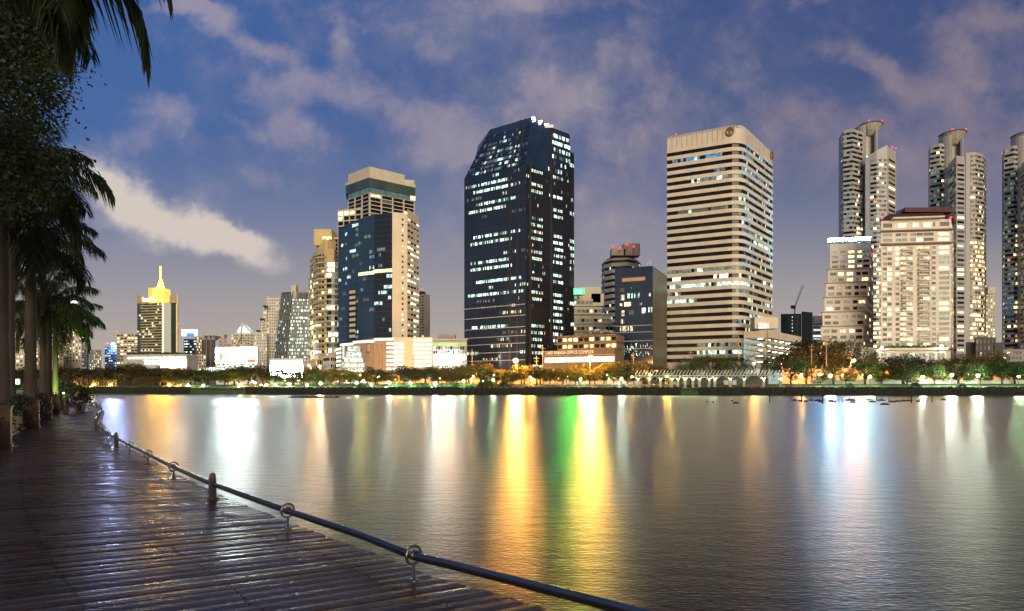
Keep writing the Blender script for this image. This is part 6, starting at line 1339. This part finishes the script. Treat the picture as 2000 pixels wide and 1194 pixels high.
# ---- handrail
steel = mat('wet_stainless_rail', (.20, .19, .165), .20, .9, var=.15, sc=3); steel2 = mat('brushed_ring_steel', (.38, .33, .25), .25, .95, var=.15, sc=3)
ht = empty('foot_rail', (float(rk[4].x), float(rk[4].y), DZ), 'low dark steel foot rail with ring posts along the boardwalk edge', 'railing')
g = MB(); g.tube([(p.x, p.y, RZ) for p in rail], .034, 20); g.build('rail', steel, ht, True)
def ringpost(p, tg):
    tg3 = Vector((tg.x, tg.y, 0)); sd = Vector((-tg.y, tg.x, 0)); up_ = Vector((0, 0, 1)); c = Vector((p.x, p.y, RZ + .004))
    g = MB(); g.tube([c + (sd * math.cos(a) + up_ * math.sin(a)) * .070 for a in [k * math.pi / 14 for k in range(28)]], .0115, 8, closed=True); g.build('ring', steel2, ht, True)
    s_ = MB(); s_.lathe((p.x, p.y, DZ), [(.042, .002), (.042, .010), (.030, .014), (.014, .02), (.0135, .13)], 14); po = s_.build('post', steel2, ht, True)
    cl = MB(); cl.tube([c - tg3 * .03, c + tg3 * .03], .040, 16); cl.build('collar', steel2, po, True)
    bo_ = MB()
    for a in range(4): bo_.lathe((p.x + .033 * math.cos(a * 1.57 + .4), p.y + .033 * math.sin(a * 1.57 + .4), DZ + .012), [(.006, 0), (.006, .005), (.002, .007)], 6)
    bo_.build('bolt', steel2, po)
for q in bz(RZ, [(808, 1085), (562, 998), (339, 912), (289, 887), (253, 869), (211, 845)]):
    i = nearest(q); ringpost(rail[i], (rail[min(i + 1, n - 1)] - rail[i - 1]).normalized())
i0 = nearest(bz(RZ, [(808, 1085)])[0]); ringpost(*rat(arcl[i0] - 2.35)); 
i1 = nearest(bz(RZ, [(211, 845)])[0]); s_ = arcl[i1] + 2.2; k = 0
bolm = mat('bronze_bollard', (.22, .15, .09), .35, .7, var=.2)
def bollard(p):
    g = MB(); g.lathe((p.x, p.y, DZ), [(.075, .002), (.075, .015), (.052, .02), (.050, .27), (.040, .275), (.040, .315), (.03, .34), (.008, .352)], 20); g.build('bollard', bolm, ht, True)
while s_ < total_l - .5 and k < 26:
    p, tg = rat(s_); 
    if k % 4 == 2: bollard(p)
    else: ringpost(p, tg)
    s_ += 2.0; k += 1
for q in bz(RZ, [(415, 945), (227, 855.5)]): bollard(rail[nearest(q)])
# ---- planter wall and posts along the left
pw = mat('planter_brown_timber', (.085, .055, .035), .7, var=.25, sc=3, bump=.005); pt = mat('planter_post_timber', (.14, .078, .036), .6, var=.15, sc=3, bump=.004)
soil = mat('planter_soil', (.03, .025, .02), .95)
pst = [PL0 - PLd * 19.4, PL0 - PLd * 9.8, PL0, PL0 + PLd * 9.4, PL0 + PLd * 17.6, PL0 + PLd * 26, PL0 + PLd * 34, PL0 + PLd * 41]
PLn = Vector((PLd.y, -PLd.x))          # towards the walk
t = empty('planter_wall', (PL0.x, PL0.y, DZ), 'brown timber planter wall with square posts along the boardwalk', 'planter'); g = MB()
g.fbox(pst[0] - PLd * 2, PLd, PLn, 0, 78, DZ - .1, DZ + .72, -.55, -.42); g.build('panel', pw, t)
g = MB(); g.fbox(pst[0] - PLd * 2, PLd, PLn, 0, 78, DZ + .004, DZ + .06, -.42, -.34); g.build('kick_strip', pt, t)
for p in pst:
    g = MB(); g.fbox(p, PLd, PLn, -.22, .22, DZ + .003, DZ + 1.0, -.45, .02); po = g.build('post', pt, t)
    g = MB(); g.fbox(p, PLd, PLn, -.26, .26, DZ + 1.0, DZ + 1.04, -.48, .05); g.build('post_cap', pt, po)
    g = MB(); g.fbox(p, PLd, PLn, -.22, .22, DZ + .008, DZ + .07, .021, .05); g.fbox(p, PLd, PLn, -.22, .22, DZ + .004, DZ + .012, .05, .14); g.build('bracket', steel2, po)
g = MB(); A = pst[0] - PLd * 2; B = A + PLd * 120; W_ = -PLn * 60
g.add([(*(A - PLn * .5), DZ + .66), (*(B - PLn * .5), DZ + .66), (*(B + W_), DZ + .8), (*(A + W_), DZ + .8)], [(0, 1, 2, 3)]); struct(g.build('park_ground', grassm))
rr = random.Random(6); g = MB(); g2 = MB()
for _ in range(15000):
    s1 = rr.uniform(0, 76); w = rr.gauss(-.75, .28); f_ = (math.sin(s1 * 1.7) + math.sin(s1 * .63 + 1)) * .12; q2 = A + PLd * s1 + PLn * w; z = DZ + .74 + rr.uniform(0, .34) + f_ - max(0, w + .45) * .9
    leafq(g if rr.random() < .93 else g2, Vector((q2.x, q2.y, z)), rr, .06)
hm = empty('planter_hedge', (*(PL0 - PLn * .7), DZ + .7), 'leafy planting spilling over the timber planter wall', 'hedge'); g.build('foliage', mat('planter_foliage', (.035, .060, .018), .75, var=.5, sc=2), hm); g2.build('flowers', mat('magenta_flowers', (.16, .02, .07), .7), hm)
# ring hook on post, low white kerb wall and lamp stub in the park behind
t = empty('life_ring', (*(pst[3] + PLn * .1 - PLd * .5), DZ + .8), 'small round ring hanging on the planter post', 'ring'); c = Vector((*(pst[3] + PLn * .3), DZ + .72)); g = MB(); g.tube([c + Vector((math.cos(a) * .17, .06 * math.sin(a), math.sin(a) * .19)) for a in [k * math.pi / 10 for k in range(20)]], .018, 6, closed=True); g.build('hoop', steel2, t)
t = empty('kerb_wall', tuple(P3(30, 770, 52)), 'low pale kerb wall behind the palm trunks', 'wall'); g = MB(); A1, B1 = XY(-20, 50), XY(130, 62); g.fbox(A1, (B1 - A1).normalized(), Vector((.2, -1)).normalized(), 0, (B1 - A1).length, DZ + .7, ZY(762, 55), -.3, 0); g.build('wall', whitep, t)
q = P3(27, 742, 40); t = empty('garden_lamp', (q.x, q.y, DZ + .75), 'short garden lamp glowing green between the palm trunks', 'park lamp'); g = MB(); g.tube([(q.x, q.y, DZ + .7), (q.x, q.y, q.z - .3)], .12, 8); g.build('post', pole_m, t); g = MB(); g.box((q.x, q.y, q.z - .12), (.42, .42, .3)); g.build('lamp_globe', lampmat('garden_lamp_glass', (.35, 1, .55), 14), t)
for i, (px, py, Y, s_) in enumerate(((82, 766, 38.5, 26), (103, 768, 42, 22), (122, 756, 52, 20))):
    q = P3(px, py, Y); q.z = DZ + .85; t = empty('uplight', tuple(q), ['green uplight between the palm trunks', 'green uplight at the foot of the green lit trunk', 'green uplight in the shrubs right of the palms'][i], 'garden light', 'green garden uplights'); g = MB(); g.lathe(q, [(.10, 0), (.13, .16), (.12, .17)], 10); g.build('housing', pole_m, t); g = MB(); g.lathe(q + Vector((0, 0, .172)), [(.12, 0), (.11, .05), (.02, .08)], 10); g.build('lens', lampmat('green_uplight', (.60, 1, .18), 1300), t)
# shrubs lit in the park behind the palms
rr = random.Random(44)
for i, (px, Y, w, h) in enumerate(((20, 58, 4.5, 1.3), (82, 56, 3.6, 1.6), (118, 58, 4, 1.5), (140, 60, 2.5, 1.2))):
    q = XY(px, Y); o = copy_tree(sh0); o.location = (q.x, q.y, DZ + .7); o.scale = (w / 2, w / 2, h); o['label'] = ['lit garden shrub left of the thick palm trunk', 'lit garden shrub between thick and third palm trunks', 'lit garden shrub right of the green lit palm', 'small shrub past the rightmost palm'][i]; o['group'] = 'shrubs behind the palms'
# ---- seated person on a bench
bq = XY(141, 36.5); t = empty('bench', (bq.x, bq.y, DZ), 'small timber bench at the far end of the planter', 'bench'); g = MB(); g.box((bq.x, bq.y, DZ + .43), (.9, .42, .05)); g.build('seat', pt, t)
for sx in (-.36, .36):
    g = MB(); g.box((bq.x + sx, bq.y, DZ + .205), (.07, .38, .4)); g.build('leg', pt, t)
def skin(name, joints, edges, m_, parent, sub=2):
    me = bpy.data.meshes.new(name); me.from_pydata([j[:3] for j in joints], edges, []); o = bpy.data.objects.new(name, me); C.objects.link(o)
    o.modifiers.new('s', 'SKIN'); 
    for i, j in enumerate(joints): me.skin_vertices[0].data[i].radius = (j[3], j[3] if len(j) < 5 else j[4])
    me.skin_vertices[0].data[0].use_root = True; sb = o.modifiers.new('u', 'SUBSURF'); sb.levels = sub; sb.render_levels = sub
    dg = bpy.context.evaluated_depsgraph_get(); m2 = bpy.data.meshes.new_from_object(o.evaluated_get(dg)); bpy.data.objects.remove(o); o = bpy.data.objects.new(name, m2); C.objects.link(o); m2.materials.clear(); m2.materials.append(m_)
    for p_ in m2.polygons: p_.use_smooth = True
    if parent: o.parent = parent
    return o
skinm = mat('skin_tone', (.30, .17, .11), .6, var=.05); cloth = mat('dark_shirt', (.03, .03, .035), .8); jean = mat('dark_trousers', (.02, .022, .03), .8); hairm = mat('black_hair', (.012, .01, .01), .5)
J = [(0, 0, .56, .12), (.06, 0, .72, .12), (.16, 0, .95, .13), (.22, 0, 1.06, .06), (.26, 0, 1.13, .05), (.30, 0, 1.20, .085), (.31, 0, 1.28, .085), (.31, 0, 1.34, .05),
     (.02, -.10, .54, .085), (.44, -.13, .53, .065), (.50, -.13, .28, .05), (.50, -.13, .09, .035), (.62, -.14, .04, .03), (.02, .10, .54, .085), (.42, .12, .54, .065), (.40, .12, .28, .05), (.38, .12, .09, .035), (.50, .12, .04, .03),
     (.17, -.19, .98, .05), (.22, -.24, .74, .038), (.42, -.12, .70, .028), (.49, -.09, .72, .022), (.17, .19, .98, .05), (.22, .24, .74, .038), (.42, .12, .68, .028), (.49, .09, .70, .022), (.385, 0, 1.215, .014), (.345, 0, 1.17, .04)]
for s2, bi in ((-1, 21), (1, 25)):
    for k in range(5):
        bx_, by_, bz_ = J[bi][:3]; J.append((bx_ + (.05 if k else .02), by_ + (k - 2) * .011, bz_ - .012, .0085)); J.append((bx_ + (.075 if k else .04), by_ + (k - 2) * .012, bz_ - .04, .008))
E = [(0, 1), (1, 2), (2, 3), (3, 4), (4, 5), (5, 6), (6, 7), (0, 8), (8, 9), (9, 10), (10, 11), (11, 12), (0, 13), (13, 14), (14, 15), (15, 16), (16, 17), (2, 18), (18, 19), (19, 20), (20, 21), (2, 22), (22, 23), (23, 24), (24, 25), (5, 26), (5, 27)]
for hnd, bi in enumerate((21, 25)):
    for k in range(5): a = 28 + hnd * 10 + k * 2; E += [(bi, a), (a, a + 1)]
pz = (bq.x, bq.y, DZ); pb = skin('person', J, E, skinm, None, 1); pb.location = (bq.x, bq.y, DZ - .02); tag(pb, 'person in dark clothes seated leaning forward on the bench', 'person')
skin('shirt', [(0, 0, .56, .15), (.06, 0, .74, .145), (.16, 0, .96, .15), (.21, 0, 1.04, .075), (.17, -.19, .98, .065), (.21, -.235, .78, .052), (.17, .19, .98, .065), (.21, .235, .78, .052)], [(0, 1), (1, 2), (2, 3), (2, 4), (4, 5), (2, 6), (6, 7)], cloth, pb, 1)
skin('trousers', [(0, 0, .55, .145), (.02, -.10, .54, .10), (.44, -.13, .53, .08), (.50, -.13, .26, .065), (.50, -.13, .11, .055), (.02, .10, .54, .10), (.42, .12, .54, .08), (.40, .12, .26, .065), (.38, .12, .11, .055)], [(0, 1), (1, 2), (2, 3), (3, 4), (0, 5), (5, 6), (6, 7), (7, 8)], jean, pb, 1)
skin('hair', [(.27, 0, 1.22, .088), (.28, 0, 1.30, .098), (.29, 0, 1.36, .07)], [(0, 1), (1, 2)], hairm, pb, 1)
for sy in (-.13, .12): g = MB(); g.box(((.58 if sy < 0 else .46), sy, .035), (.26, .09, .07)); g.build('shoe', black, pb)
q = XY(158, 40.5); t = empty('potted_shrub', (q.x, q.y, DZ), 'dark bushy potted plant right of the seated person', 'plant'); g = MB(); g.lathe((q.x, q.y, DZ), [(.2, .003), (.28, .4), (.3, .42), (.26, .4)], 12); g.build('pot', brown, t); g = MB(); rr = random.Random(9)
for _ in range(900): leafq(g, Vector((q.x + rr.gauss(0, .33), q.y + rr.gauss(0, .33), DZ + .95 + rr.gauss(0, .3))), rr, .08)
g.build('foliage', leafs[1], t)
for i, (x, y, sc) in enumerate(((-9, -15, 12), (-2, -17, 13), (5, -15, 12), (-16, -11, 12), (11, -17, 12), (-22, -3, 11))):  # unseen trees added to shade the walk and planter
    o = copy_tree(next(q for q in bpy.data.objects if q.name.startswith('park_tree') and q.parent is None and 'spreading' in q['label'])); o.location = (x, y, DZ + .7 if x < 0 else 0); o.scale = (sc, sc, sc); o['label'] = 'unseen tree added behind the viewer for shade, %s from the left' % order[(3, 2, 1, 4, 5, 0)[i] if 0 else i]; o['group'] = 'trees added behind the viewer for shade'
for o in bpy.data.objects:
    for k in ('_o', '_h', 'placed'):
        if k in o: del o[k]
